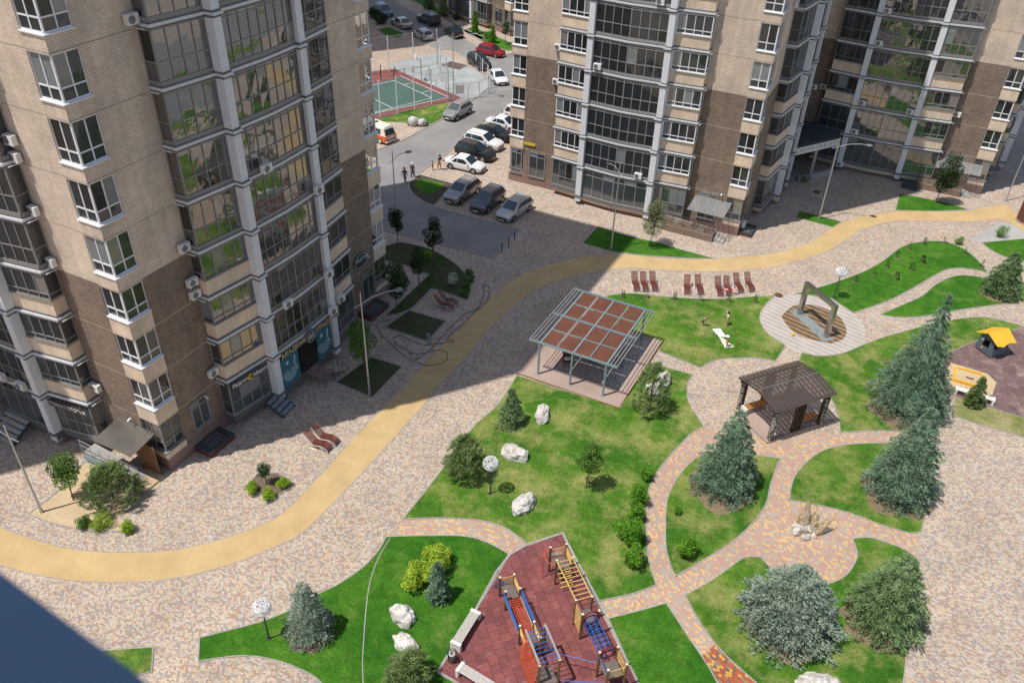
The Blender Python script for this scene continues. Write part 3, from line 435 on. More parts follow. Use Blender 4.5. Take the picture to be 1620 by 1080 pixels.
        # podium below the ground-floor glazing
        m=MB(); m.prism(slabpoly(.1),.82,.98); m.cur=1; m.prism(slabpoly(-.03),.45,.818); m.build('podium',['slab_dark',f.get('base','brick_tan')],root); m=MB(); m.prism(slabpoly(-.35),-.1,.448); m.build('footing','plinth_pink',root)
        # ground-floor windows in the plain walls
        for (a,b,zz0,zz1) in f.get('gw',()):
            F,P,mt=glaz([T(a,.03),T(b,.03)],[2],zz0,zz1,[zz1-.45],.08,.08,3,(0,.2,.1),'glass_shop'); F.bar((*T(a-.08,.06),zz0-.03),(*T(b+.08,.06),zz0-.03),.16,.05)
            w=F.build('window','frame_mid',root); P.build('pane',mt,w)
        # drip pipes at the slab ends
        dp=None
        for k in range(1,levels):
            for u in (s1-.25,e0+.25):
                if dp is None: m=MB(); m.bar((*T(0,.02),0),(*T(0,.75),0),.05); dp=m.build('drain_spout','slab_light',root); o=dp
                else: o=clone(dp,parent=root)
                q0=T(0,0);q1=T(u,0); o.location=(q1[0]-q0[0],q1[1]-q0[1],3.7+3*(k-1))
    return root
full=dict(n=4,span=(),mix=(.05,.08,.08))
A=tower('brick_tower','beige and brown brick tower filling the left side',-57.0,22.88,23.23,22.8,52,[
 dict(side='right',s=(4.75,7.75),end=(17.4,14.3),bays=(dict(n=4,span=(1,2,3),fr='frame_mid'),dict(n=3,span=(1,2,3),fr='frame_mid',gl='glass_dark')),mid=dict(n=8,fr='frame_mid'),gw=((2.3,3.6,1.45,3.4),(19.6,21,.95,3.3)),base='slab_dark'),
 dict(side='front',s=(4.75,7.75),end=(18.5,15.75),bays=(dict(n=4,span=(1,2,3)),dict(n=4,span=(1,2,3),fr='frame_mid',gl='glass_dark')),mid=dict(n=8,gl='glass_dark',fr='frame_mid'),base='slab_dark')],11)
B=tower('brick_tower','beige and brown brick tower at top centre with white framed bays',-35.3,69.35,23.4,21.0,52,[
 dict(side='front',s=(5.1,7.95),bd=(.75,1.0),gd=(1.35,1.6),bays=(dict(n=4,span=tuple(range(1,12)),fr='white_pvc',gl='glass_dark',mix=(.1,.3,.1)),dict(n=4,span=tuple(range(1,12)),fr='white_pvc',gl='glass_dark',mix=(.12,.3,.1))),mid=dict(n=8,gl='glass_dark',fr='steel',mix=(.07,.1,.1)),gw=((.25,1.35,.95,3.5),(2.2,3.9,.95,3.5),(19.5,21.1,.95,3.5))),
 dict(side='right',s=(5.0,8.3),bays=(dict(n=3,span=(1,2,3),fr='grey_frame',gl='glass_dark'),dict(n=3,span=(1,2,3))),mid=dict(n=8,gl='glass_dark'))],9)
Ct=tower('brick_tower','beige and brown brick tower at the top right corner behind the curved yellow track',-14.45,90.75,21.85,21.0,52,[
 dict(side='front',s=(4.85,7.7),gd=(1.1,1.3),bays=(dict(n=3,span=(2,3),fr='grey_frame',gl='glass_dark'),dict(n=4,span=(1,2,3),fr='frame_mid',gl='glass_mid')),mid=dict(n=8,fr='frame_mid',gl='glass_mirror'),gw=((17.6,19.4,.95,3.5),)),
 dict(side='right',s=(4.85,7.7),bays=(dict(n=3,span=(1,2,3)),dict(n=3,span=(1,2,3))),mid=dict(n=8,gl='glass_dark'))],9)
E=tower('brick_tower','far beige tower beyond the sports court with a canopy over its side door',-79.0,124.6,23.4,20.0,34,[
 dict(side='front',s=(5.1,7.95),bays=(dict(n=4,span=(1,2,3),gl='glass_dark'),dict(n=4,span=(1,2,3),fr='grey_frame',gl='glass_dark')),mid=dict(n=8,gl='glass_dark'),gw=((19.4,21.4,1.2,3.4),))],4)
E.rotation_euler=(0,0,R(-28))
# the photographer's own building, behind the camera, and its window sill
t=thing('home_tower','brick tower of the photographer, only its dark blue sill showing at bottom left','apartment tower',(0,-9.8,0))
m=MB(); m.box(-11,11,-9,9.2,-.1,52); m.build('wall','brick_light',t)
S=G['sill']; m=MB(); z=35.25-0; sx,sy=S['a']; ex,ey=S['b']; dx,dy=ex-sx,ey-sy
poly=[(sx-dx*1.2,sy-dy*1.2),(ex+dx*1.1,ey+dy*1.1),(ex+dx*1.1-.2,-.6),(sx-dx*1.2-.2,-.6)]
m.prism([(x,y+9.8) for x,y in poly],35.16,35.2); m.prism([(x,y*.5+9.5) for x,y in poly],34.4,35.155); m.build('window_sill','sill_metal',t)
t=thing('neighbour_tower','brick tower beyond the left edge whose shadow falls on the left shops','apartment tower',(-60,-6,0))
m=MB(); m.box(-12,7.6,10,22,-.1,52); m.build('wall','brick_light',t)
t=thing('rear_tower','brick tower hidden behind the left one, shading the far road','apartment tower',(-92,95,0))
m=MB(); m.box(-12,11.5,-11,12,-.1,52); m.build('wall','brick_light',t)
def ac(x,y,z,face,label):
    rz={'E':PI/2,'S':0,'W':-PI/2}[face]
    t=thing('air_conditioner',label,'air conditioner',(x,y,z),rz,'air conditioners on the facades')
    if ac.proto is None:
        ac.proto=t; m=MB(); m.box(-.4,.4,-.42,-.1,.02,.58); m.build('casing','white_paint',t)
        m=MB(); m.lathe([(0,.012),(.2,.012),(.22,.03),(.22,0)],n=18); f=m.build('fan_grille','grey_frame',t); f.rotation_euler=(PI/2,0,0); f.location=(-.1,-.42,.3)
        m=MB()
        for s in(-.32,.32): m.bar((s,.0,-.0),(s,-.46,-.0),.04); m.bar((s,0,-.3),(s,-.4,-.02),.03)
        m.build('bracket','steel',t)
    else:
        for ch in ac.proto.children: clone(ch,parent=t)
    t.scale=(.86,.86,.86)
    return t
ac.proto=None
XA=-33.77
for i,(y,z,d) in enumerate(((27.2,24.9,.05),(27.2,12.95,.05),(27.2,10.75,.05),(27.2,9.95,.05),(27.2,4.35,.05))):
    ac(XA+d+.0,y,z,'E',['white air conditioner on the big left tower, highest beside its shaded bays','air conditioner on the left tower just above the dark brick edge','upper unit of the pair of air conditioners on the left tower','lower unit of the pair of air conditioners on the left tower','air conditioner directly over the market shop sign'][i])
for (y,z,l) in ((32.37,16.0,'air conditioner in front of the middle glazing of the left tower, highest of five'),(36.5,13.0,'air conditioner on the right pilaster of the left tower, uppermost'),(32.4,6.95,'air conditioner on the middle glazing above the gold lettering'),(36.5,6.95,'air conditioner on the right pilaster, one storey above the gold lettering'),(36.5,4.05,'air conditioner at the right end of the gold lettering')): ac(XA+1.85,y,z,'E',l)
ac(XA+1.35,38.0,4.0,'E','air conditioner under the curved brick bay by the oval sign')
for x,z,l in ((-38.2,19.7,'topmost air conditioner at the left frame edge'),(-38.3,18.8,'second air conditioner from the top at the left frame edge'),(-38.3,15.95,'air conditioner with a green badge on the sunlit side of the left tower'),(-38.35,12.95,'air conditioner at the top of the striped brown wall on the left'),(-38.1,4.6,'air conditioner above the left shop with the brown sign')): ac(x,22.84,z,'S',l)
ac(-44.6,21.3,3.95,'S','air conditioner at the left frame edge above the shaded steps'); ac(-42.8,21.3,3.95,'S','air conditioner beside the white pilaster above the shaded steps')
for x,y,z,l in ((-26.2,67.95,13.1,'air conditioner on the middle glazing of the centre tower, left end'),(-21.35,67.95,4.05,'air conditioner low on the middle glazing of the centre tower above the lamp'),(-30.6,69.3,10.6,'air conditioner beside the white bay of the centre tower, lower one'),(-30.6,69.3,13.7,'air conditioner beside the white bay of the centre tower, upper one'),(-21.3,67.95,19.1,'air conditioner at the top edge of the photo on the centre tower')): ac(x,y,z,'S',l)
for k,(x,y,z) in enumerate(((-5.83,89.6,16),(-5.8,89.6,13),(-5.8,89.6,7.1),(-5.76,89.6,4.1),(-1.25,89.6,7.1),(2.9,90.7,7.3),(-6.3,89.4,.5),(-10.9,90.7,7.5),(-9.95,90.7,7.7))):
    ac(x,y,z,'S','air conditioner on the right rear tower, '+['at the left pilaster, highest','at the left pilaster, second from top','at the left pilaster, second from bottom','at the left pilaster, just above the shop front','at the right pilaster','on the brown wall by the right bay','at ground level beside the covered gateway','on the dark brick, left of a pair','on the dark brick, right of a pair'][k])
ac(-11.9,73.4,19.1,'E','air conditioner high on the shaded side of the centre tower'); ac(-11.85,70.4,.55,'E','air conditioner standing low at the right corner of the centre tower')
# ---------------------------------------------------------------- lettering
def text(s,size,mat,loc,rot,parent=None,name='lettering',ext=.02,align='LEFT'):
    c=bpy.data.curves.new('lettering','FONT'); c.body=s; c.size=size; c.extrude=ext; c.align_x=align; c.align_y='BOTTOM'
    o=bpy.data.objects.new('tmp',c); C.objects.link(o); bpy.context.view_layer.update()
    me=bpy.data.meshes.new_from_object(o.evaluated_get(bpy.context.evaluated_depsgraph_get())); bpy.data.objects.remove(o); bpy.data.curves.remove(c)
    me.materials.clear(); me.materials.append(M[mat]); q=bpy.data.objects.new(name,me); C.objects.link(q); q.location=loc; q.rotation_euler=rot; q.parent=parent; return q
EA=(PI/2,0,PI/2); SO=(PI/2,0,0)
t=thing('shop_sign','white lettering with a yellow disc over the corner shop door','shop sign',(XA+1.12,27.6,3.25))
m=MB(); m.bar((0,.0,.2),(.38,2.7,.2),.05,.42); m.build('backing','dark_metal',t); text('Яндекс',.36,'white_pvc',(.06,.02,.08),(PI/2,0,PI/2-R(8)),t); text('Маркет',.36,'white_pvc',(.31,1.6,.08),(PI/2,0,PI/2-R(8)),t)
m=MB(); m.tube((0,0,0),(.06,0,0),.2,.2,20); o=m.build('disc','yellow_sign',t); o.location=(.24,1.38,.25); text('м',.3,'dark_metal',(.32,1.28,.14),(PI/2,0,PI/2-R(8)),t)
t=thing('shop_sign','gold capital letters and a dark round emblem above the teal posters','shop sign',(XA+1.82,31.3,3.3)); text('АКАДЕМИЯ',.5,'gold',(.06,.0,.02),EA,t); text('КРАСОТЫ',.5,'gold',(.06,3.5,.02),EA,t)
m=MB(); m.tube((0,0,0),(.08,0,0),.5,.5,24); o=m.build('emblem','dark_metal',t); o.location=(.04,2.9,.25)
m=MB()
for a in range(24):
    p=[(.0,math.cos(x)*.42,math.sin(x)*.42) for x in(a*PI/12,(a+1)*PI/12)]; m.bar(p[0],p[1],.03)
for a in range(5): m.bar((0,-.25+a*.12,-.2),(0,-.2+a*.12,.15+.1*(a%2)),.045)
o=m.build('emblem_ring','fabric_grey',t); o.location=(.13,2.9,.25)
def poster(y0,y1,seed,label):
    rnd=random.Random(seed); t=thing('window_poster',label,'poster',(XA+1.68,y0,1.0)); m=MB(); m.box(0,.03,0,y1-y0,0,2.2); m.build('sheet','poster_teal',t)
    m=MB(); w=y1-y0
    for a in range(12):
        an=R(200+a*13); m.quad([(.035,w*.45+.12*math.cos(an),1.25+.12*math.sin(an)),(.035,w*.45+.75*math.cos(an-.05),1.25+1.0*math.sin(an-.05)),(.035,w*.45+.75*math.cos(an+.07),1.25+1.0*math.sin(an+.07))])
    m.path([(.036,w*.8,1.95),(.036,w*.72,1.4),(.036,w*.85,.9)],.05); m.tube((.034,w*.35,1.75),(.04,w*.35,1.75),.14,.14,12); m.build('picture','poster_pale',t)
m=MB(); m.box(0,.03,33.1,34.8,1.0,3.2); o=m.build('doorway','glass_open',A); o.location=(XA+1.68+57.0,-22.88,0)  # near-black panel over the shop glass, painting the shade inside the opening
poster(31.3,33.0,1,'teal window poster with a pale fan, left of the dark doorway'); poster(34.9,36.4,2,'teal window poster with a pale fan, right of the dark doorway')
t=thing('shop_sign','oval sign on the dark brick at the far end of the left tower','shop sign',(XA,42.5,4.6)); m=MB()
m.loft([[(x,.85*math.cos(a*PI/10),.62*math.sin(a*PI/10)) for a in range(20)] for x in(.0,.1)]); m.build('board','dark_metal',t); m=MB()
for a in range(20):
    p=[(.11,.78*math.cos(x),.55*math.sin(x)) for x in(a*PI/10,(a+1)*PI/10)]; m.bar(p[0],p[1],.04)
m.build('rim','fabric_grey',t); text('МАГИЯ',.42,'poster_pale',(.12,-.62,-.12),EA,t); m=MB(); m.box(.1,.12,-.3,.3,-.36,-.24); m.build('stripe','brown_red',t)
t=thing('shop_sign','brown board with pale letters over the left shop window','shop sign',(-41.4,21.45,3.12),R(6)); m=MB(); m.box(0,2.75,-.06,0,0,.46); m.build('board','sign_brown',t); text('СТОМАТОЛОГИЯ',.34,'fabric_grey',(.12,-.09,.08),SO,t)
tag(ob:=MB().build('x','white_pvc') if 0 else (lambda m:(m.box(-.6,.6,-.04,0,-.14,.14),m.build('street_plate','yellow_sign'))[1])(MB()),'small yellow street plate on the corner of the centre tower','street plate'); ob.location=(-33.1,69.28,4.25)
# ---------------------------------------------------------------- gateway roof between the towers
t=thing('gateway_canopy','dark roofed gateway with two sign banners between the two rear towers','canopy',(-10,84,0)); m=MB()
m.prism([(-.9,-2.0),(3.1,3.75),(2.8,6.4),(-1.7,6.4)],3.95,4.12); m.build('roof','blue_grey',t)
d=Vector((3.6,5.4,0)).normalized(); m=MB(); m.bar((-.45,-1.75,3.62),(3.15,3.65,3.62),.08,.72); m.build('fascia','white_paint',t)
m=MB(); m.box(1.35,1.6,1.1,1.35,0,3.3); m.box(3.0,3.25,3.9,4.15,0,3.3); m.build('post','steel',t)
m=MB(); m.bar((.55,.2,.25),(3.2,4.0,.25),.25,.55); m.build('low_wall','concrete',t)
an=math.atan2(5.4,3.6); text('ДОМАШНИЙ',.4,'gold',(-.2,-1.45,3.45),(PI/2,0,an),t)
for i,(ch,mt) in enumerate(zip('8РАДУГА',('yellow_sign','blue_metal','maroon','yellow_sign','blue_metal','maroon','blue_metal'))): o=text(ch,.46,mt,(1.4+.27*i,.95+.405*i,3.43),(PI/2,0,an),t)
# ---------------------------------------------------------------- entrances
def stair(name,label,c,d,w,n,rise,tread,cat='steps',mat='concrete'):
    t=thing(name,label,cat,c,math.atan2(d[1],d[0])); m=MB()
    for i in range(n): m.box(i*tread,i*tread+tread*.86,-w/2,w/2,(n-i)*rise-.05,(n-i)*rise)
    m.build('tread',mat,t); m=MB()
    for s in(-w/2-.02,w/2+.02): m.bar((0,s,n*rise-.1),(n*tread,s,.03),.05,.16)
    m.build('stringer','teal_metal',t); m=MB()
    for s in(-w/2-.03,): 
        m.path([(-.3,s,n*rise+.85),(.1,s,n*rise+.85),(n*tread,s,.95)],.02)
        for i in range(0,n+1,2): m.tube((i*tread,s,(n-i)*rise),(i*tread,s,(n-i)*rise+.88),.015)
    m.build('handrail','dark_metal',t); return t
stair('entrance_steps','grey metal steps up to the corner shop under the yellow disc sign',(-32.3,30.35,0),(1,.1),1.25,4,.22,.3,mat='pergola_steel')
t=thing('shop_porch','shaded landing with a railing below the gold lettering','porch',(-31.9,34.2,0)); m=MB(); m.box(-1.0,1.3,-.65,.4,.82,.93); m.build('landing','plinth_pink',t); m=MB()
for i in range(4): m.box(.3,1.3,.42+i*.33,.72+i*.33,.66-i*.2,.72-i*.2)
m.build('tread','concrete',t); m=MB()
for x,y in((1.28,-.62),(.1,-.62),(1.28,.4)): m.tube((x,y,0),(x,y,1.85),.02)
m.path([(.1,-.62,1.85),(1.28,-.62,1.85),(1.28,.4,1.85),(1.28,1.9,1.0)],.02)
for y in(.9,1.4,1.9): m.tube((1.28,y,0),(1.28,y,1.85-(y-.4)*.56),.015)
m.build('handrail','dark_metal',t)
stair('entrance_steps','wide shaded steps at the left frame edge below the air conditioners',(-44.75,21.2,0),(0,-1),2.1,5,.18,.32)
# ramp and metal porch roof on the sunlit side
t=thing('entrance_canopy','dark metal porch roof over a plank screen and ramp at the left tower corner','canopy',(-37,22,0)); m=MB()
m.hexa([(-.2,-1.1,2.45),(2.75,-1.0,2.45),(2.75,.84,2.75),(-.2,.84,2.75),(-.2,-1.1,2.5),(2.75,-1.0,2.5),(2.75,.84,2.8),(-.2,.84,2.8)]); m.build('roof','brushed',t)
m=MB()
for i in range(9): m.box(1.5+i*.17,1.65+i*.17,.3-.03,.3,.0,2.2)
m.build('plank_screen','wood_ply',t); m=MB(); m.box(1.9,3.3,-.9,.25,0,.12); m.build('landing','sand',t)
t=thing('access_ramp','sloping ramp with grey double handrail beside the plank screen','ramp',(-38.7,21.1,0)); m=MB(); m.hexa([(0,-.1,0),(4.1,.3,0),(4.0,.95,0),(0,.7,0),(0,-.1,.85),(4.1,.3,.12),(4.0,.95,.12),(0,.7,.85)]); m.build('slope','concrete',t); m=MB()
for h in(.55,.9): m.path([(-.1,-.14,.85+h),(4.1,.24,.12+h)],.022)
for i in range(7): f=i/6; m.tube((4.1*f,-.14+.38*f,0),(4.1*f,-.14+.38*f,.85-.73*f+.9),.018)
m.build('handrail','steel',t); m=MB(); m.bar((-.05,-.17,.42),(4.1,.22,.1),.05,.35); m.build('kerb_panel','pergola_steel',t)
def well(x0,x1,y0,y1,h,label,grate=True):
    t=thing('light_well',label,'light well',(x0,y0,0)); w,d=x1-x0,y1-y0; m=MB(); T=.12
    m.box(0,w,0,T,0,h); m.box(0,w,d-T,d,0,h); m.box(0,T,T,d-T,0,h); m.box(w-T,w,T,d-T,0,h); m.build('wall','brown_red',t); m=MB()
    for a in((-.03,w+.03,-.03,.26),(-.03,w+.03,d-.26,d+.03)): m.box(*a,h+.002,h+.05)
    m.box(w-.26,w+.03,.26,d-.26,h+.002,h+.05); m.box(-.03,.1,.26,d-.26,h+.002,h+.05); m.build('flashing','blue_grey',t); m=MB(); m.box(T,w-T,T,d-T,.01,.03); m.build('bottom','dark_metal',t)
    if grate:
        m=MB(); n=int(d/.16)
        for i in range(1,n): y=.26+(d-.52)*i/n; m.bar((.1,y,h+.0),(w-.26,y,h),.03)
        m.build('grate','steel',t)
well(-33.7,-32.45,24.8,26.85,.4,'barred basement light well at the foot of the left tower, in the sun edge'); well(-33.7,-32.5,41.7,43.9,.45,'barred basement light well behind the shaded lamp post'); well(-33.6,-32.6,39.6,40.7,.4,'small open light well between the porch and the far barred well',False)
well(-11.86,-10.7,69.6,71.6,.3,'light well at the right corner of the centre tower')
def ribcanopy(x0,x1,yw,d,z,label,px):
    t=thing('entrance_canopy',label,'canopy',(x0,yw,z)); w=x1-x0; m=MB(); m.quad([(0,0,.35),(w,0,.35),(w,-d,0),(0,-d,0)][::-1]); m.build('acrylic_sheet','acrylic',t); m=MB(); n=int(w/.42)
    for i in range(n+1): m.bar((w*i/n,0,.37),(w*i/n,-d,.02),.035)
    m.bar((0,-d,.02),(w,-d,.02),.05); m.bar((0,0,.36),(w,0,.36),.05); m.build('rib','steel',t)
    for s in(.2,w-.2):
        m=MB(); m.bar((s,0,-.5),(s,-d*.8,.04),.04); m.build('brace','steel',t)
ribcanopy(-16.2,-12.9,69.3,2.4,2.65,'clear ribbed canopy over the ramp of the centre tower',0); ribcanopy(2.6,6.7,90.7,2.0,2.6,'clear ribbed canopy on the right rear tower behind the tree',0)
def rampwall(x0,x1,y,z0,z1,label,d=1.3):
    t=thing('access_ramp',label,'ramp',(x0,y,0)); w=x1-x0; m=MB(); m.hexa([(0,0,0),(w,0,0),(w,d,0),(0,d,0),(0,0,z0),(w,0,z1),(w,d,z1),(0,d,z0)]); m.build('ramp_wall','brick_brown',t); m=MB()
    for h in(.35,.85): m.bar((0,.04,z0+h),(w,.04,z1+h),.045)
    n=int(w/.14)
    for i in range(n+1): f=i/n; zz=z0+(z1-z0)*f; m.bar((w*f,.04,zz+.02),(w*f,.04,zz+.85),.02 if i%7 else .05)
    m.build('railing','dark_metal',t)
rampwall(-18.4,-13.55,67.0,.95,.75,'brick ramp with dark railing under the clear canopy'); rampwall(1.4,5.6,88.9,.9,.7,'brick ramp with railing at the foot of the right rear tower')
def slab_steps(x,y,label):
    t=thing('entrance_steps',label,'steps',(x,y,0)); m=MB()
    for i in range(3): m.box(-.05+i*.3,.25+i*.3,0,1.1,.02,.38-i*.11)
    m.build('tread','concrete',t)
slab_steps(-13.45,67.2,'pale concrete steps at the right end of the centre tower ramp'); slab_steps(5.7,89.2,'pale concrete steps at the right end of the rear tower ramp')
t=thing('entrance_steps','dark landing steps at the glass door of the right rear tower','steps',(.1,88.1,0)); m=MB(); m.box(0,1.5,.3,1.2,0,.6); m.box(0,1.5,0,.298,0,.3); m.build('tread','blue_grey',t)
# ---------------------------------------------------------------- lamps
def lamp(x,y,h,arm,az,label,proto=None):
    t=thing('street_lamp',label,'street lamp',(x,y,0),az,'tall street lamps')
    m=MB(); m.tube((0,0,0),(0,0,.25),.1,.1,10); m.tube((0,0,.2),(0,0,h*.5),.07,.06,10); m.tube((0,0,h*.5),(0,0,h),.055,.04,10); m.build('pole','steel',t)
    m=MB(); P=[(-.45,0,h-1.05),(0,0,h-.85),(arm*.35,0,h-.5),(arm*.75,0,h-.36),(arm,0,h-.38)]
    m.path(P,.03); m.build('arm','steel',t)
    m=MB(); m.lathe([(0,.1),(.1,.09),(.22,.03),(.26,-.03),(.12,-.06),(0,-.06)],n=14); o=m.build('lamp_head','grey_frame',t,smooth=True); o.location=(arm+.15,0,h-.38); o.scale=(1.25,1,1); return t
lamp(-37.6,16.96,6.5,.9,R(200),'grey lamp post standing in the sandy bed at far left'); lamp(-27.6,34.45,8.2,2.3,R(52),'lamp post rising from the shaded square bed beside the track')
lamp(-40.0,56.1,6.8,1.4,R(60),'lamp post with one bent arm between the left tower and the road'); lamp(-20.9,61.16,8.1,1.0,R(165),'lamp post in the triangular lawn in front of the centre tower')
lamp(-5.95,76.6,8.1,2.4,R(14),'lamp post in the small lawn patch by the curved track'); lamp(9.78,90.42,8.0,1.5,R(20),'lamp post at the right frame edge by the rear tower'); lamp(-51.5,85.7,8.3,2.6,R(40),'lamp post at the near corner of the fenced court')
def balllamp(x,y,label):
    t=thing('ball_lamp',label,'garden lamp',(x,y,0),0,'garden lamps with round wire shades')
    if balllamp.p: 
        for ch in balllamp.p.children: clone(ch,parent=t)
        t.rotation_euler=(0,0,x); return
    balllamp.p=t; m=MB(); m.tube((0,0,0),(0,0,2.2),.045,.035); m.tube((0,0,0),(0,0,.04),.13); m.build('pole','dark_metal',t); m=MB(); r=.45; rnd=random.Random(3)
    for i in range(26):
        ax=Vector((rnd.gauss(0,1),rnd.gauss(0,1),rnd.gauss(0,1))).normalized(); u=ax.orthogonal().normalized(); v=ax.cross(u); off=rnd.uniform(-.3,.3); rr=math.sqrt(r*r-(off*r)**2)
        ps=[ax*off*r+(u*math.cos(a*PI/8)+v*math.sin(a*PI/8))*rr for a in range(17)]
        for a in range(16): m.bar(ps[a],ps[a+1],.017)
    o=m.build('wire_shade','white_pvc',t); o.location=(0,0,2.45); m=MB(); m.lathe([(0,.14),(.1,.1),(.13,0),(.1,-.1),(0,-.14)],n=12); o=m.build('bulb','lamp_glass',t,smooth=True); o.location=(0,0,2.42)
balllamp.p=None
balllamp(-21.0,16.72,'white wire ball lamp in the lower left lawn'); balllamp(-16.17,30.47,'white wire ball lamp beside the pine in the middle lawn'); balllamp(-2.15,62.94,'white wire ball lamp behind the steel frame fountain')
# ---------------------------------------------------------------- loungers
def lounger(x,y,rz,label,group):
    if lounger.p is None:
        t=thing('sun_lounger',label,'sun lounger',(x,y,0),rz,group); lounger.p=t; m=MB()
        prof=[(-.05,1.0),(.1,.86),(.35,.55),(.55,.36),(.75,.33),(1.0,.42),(1.2,.44),(1.45,.34),(1.62,.25)]
        def at(s):
            k=s*(len(prof)-1); i=min(int(k),len(prof)-2); f=k-i; return (prof[i][0]*(1-f)+prof[i+1][0]*f,prof[i][1]*(1-f)+prof[i+1][1]*f)
        for i in range(30):
            a=at(i/30);b=at((i+.72)/30); m.bar((a[0],0,a[1]),(b[0],0,b[1]),.56,.022,(0,0,1))
        m.build('slats','wood_red',t); m=MB()
        for s in(-.29,.29):
            m=MB(); m.path([(*[at(i/12)[0]],s,at(i/12)[1]-.03) for i in range(13)],.018); m.path([(.35,s,.5),(.25,s,0),(.75,s,0)],.02); m.path([(1.1,s,.4),(1.35,s,0)],.02); m.path([(1.62,s,.22),(1.62,s,0)],.02); m.bar((.35,s,.45),(.4,s,.45),.03); m.build('frame','white_paint',t)
    else: clone(lounger.p,(x,y,0),rz,label,group=group)
lounger.p=None
fr=[(-16.45,55.73),(-15.8,56.03),(-15.15,56.45),(-12.73,57.3),(-11.75,57.85),(-10.27,58.4),(-9.68,58.8),(-8.95,59.75),(-8.2,60.35)]
bk=[(-17.23,57.0),(-16.6,57.3),(-16.05,57.9),(-13.35,58.9),(-12.68,59.4),(-11.18,60.0),(-10.5,60.3),(-9.91,61.1),(-9.13,61.7)]
nm=['leftmost brown lounger of the row of three at the shade edge','middle brown lounger of the row of three','right-hand brown lounger of the row of three','left lounger of the lone pair in the middle of the row','right lounger of the lone pair in the middle of the row','left lounger of the pair holding pink cloths','right lounger of the pair holding pink cloths','second brown lounger from the right end of the row','brown lounger at the right end of the row']
for a,b,l in zip(fr,bk,nm):
    an=math.atan2(a[1]-b[1],a[0]-b[0]); L=1.65; lounger(a[0]-math.cos(an)*L,a[1]-math.sin(an)*L,an,l,'brown slatted sun loungers')
lounger(-28.15,29.4,R(4),'brown lounger in the sun by the left tower, upper one of its pair','brown slatted sun loungers'); lounger(-28.2,28.72,R(4),'brown lounger in the sun by the left tower, lower one of its pair','brown slatted sun loungers')
lounger(-29.6,46.65,R(3),'shaded lounger beside the dark planting bed, upper one of its pair','brown slatted sun loungers'); lounger(-29.6,45.97,R(3),'shaded lounger beside the dark planting bed, lower one of its pair','brown slatted sun loungers')
for x,y,l in((-9.95,59.35,'pink cloth lying on the left lounger'),(-9.35,59.7,'pink cloth lying on the right lounger')):
    m=MB(); m.prism([(-.16,-.1),(.1,-.14),(.2,.02),(.05,.13),(-.18,.08)],0,.05); o=m.build('cloth','pink_cloth'); o.location=(x-.1,y-.3,.45); tag(o,l,'cloth')
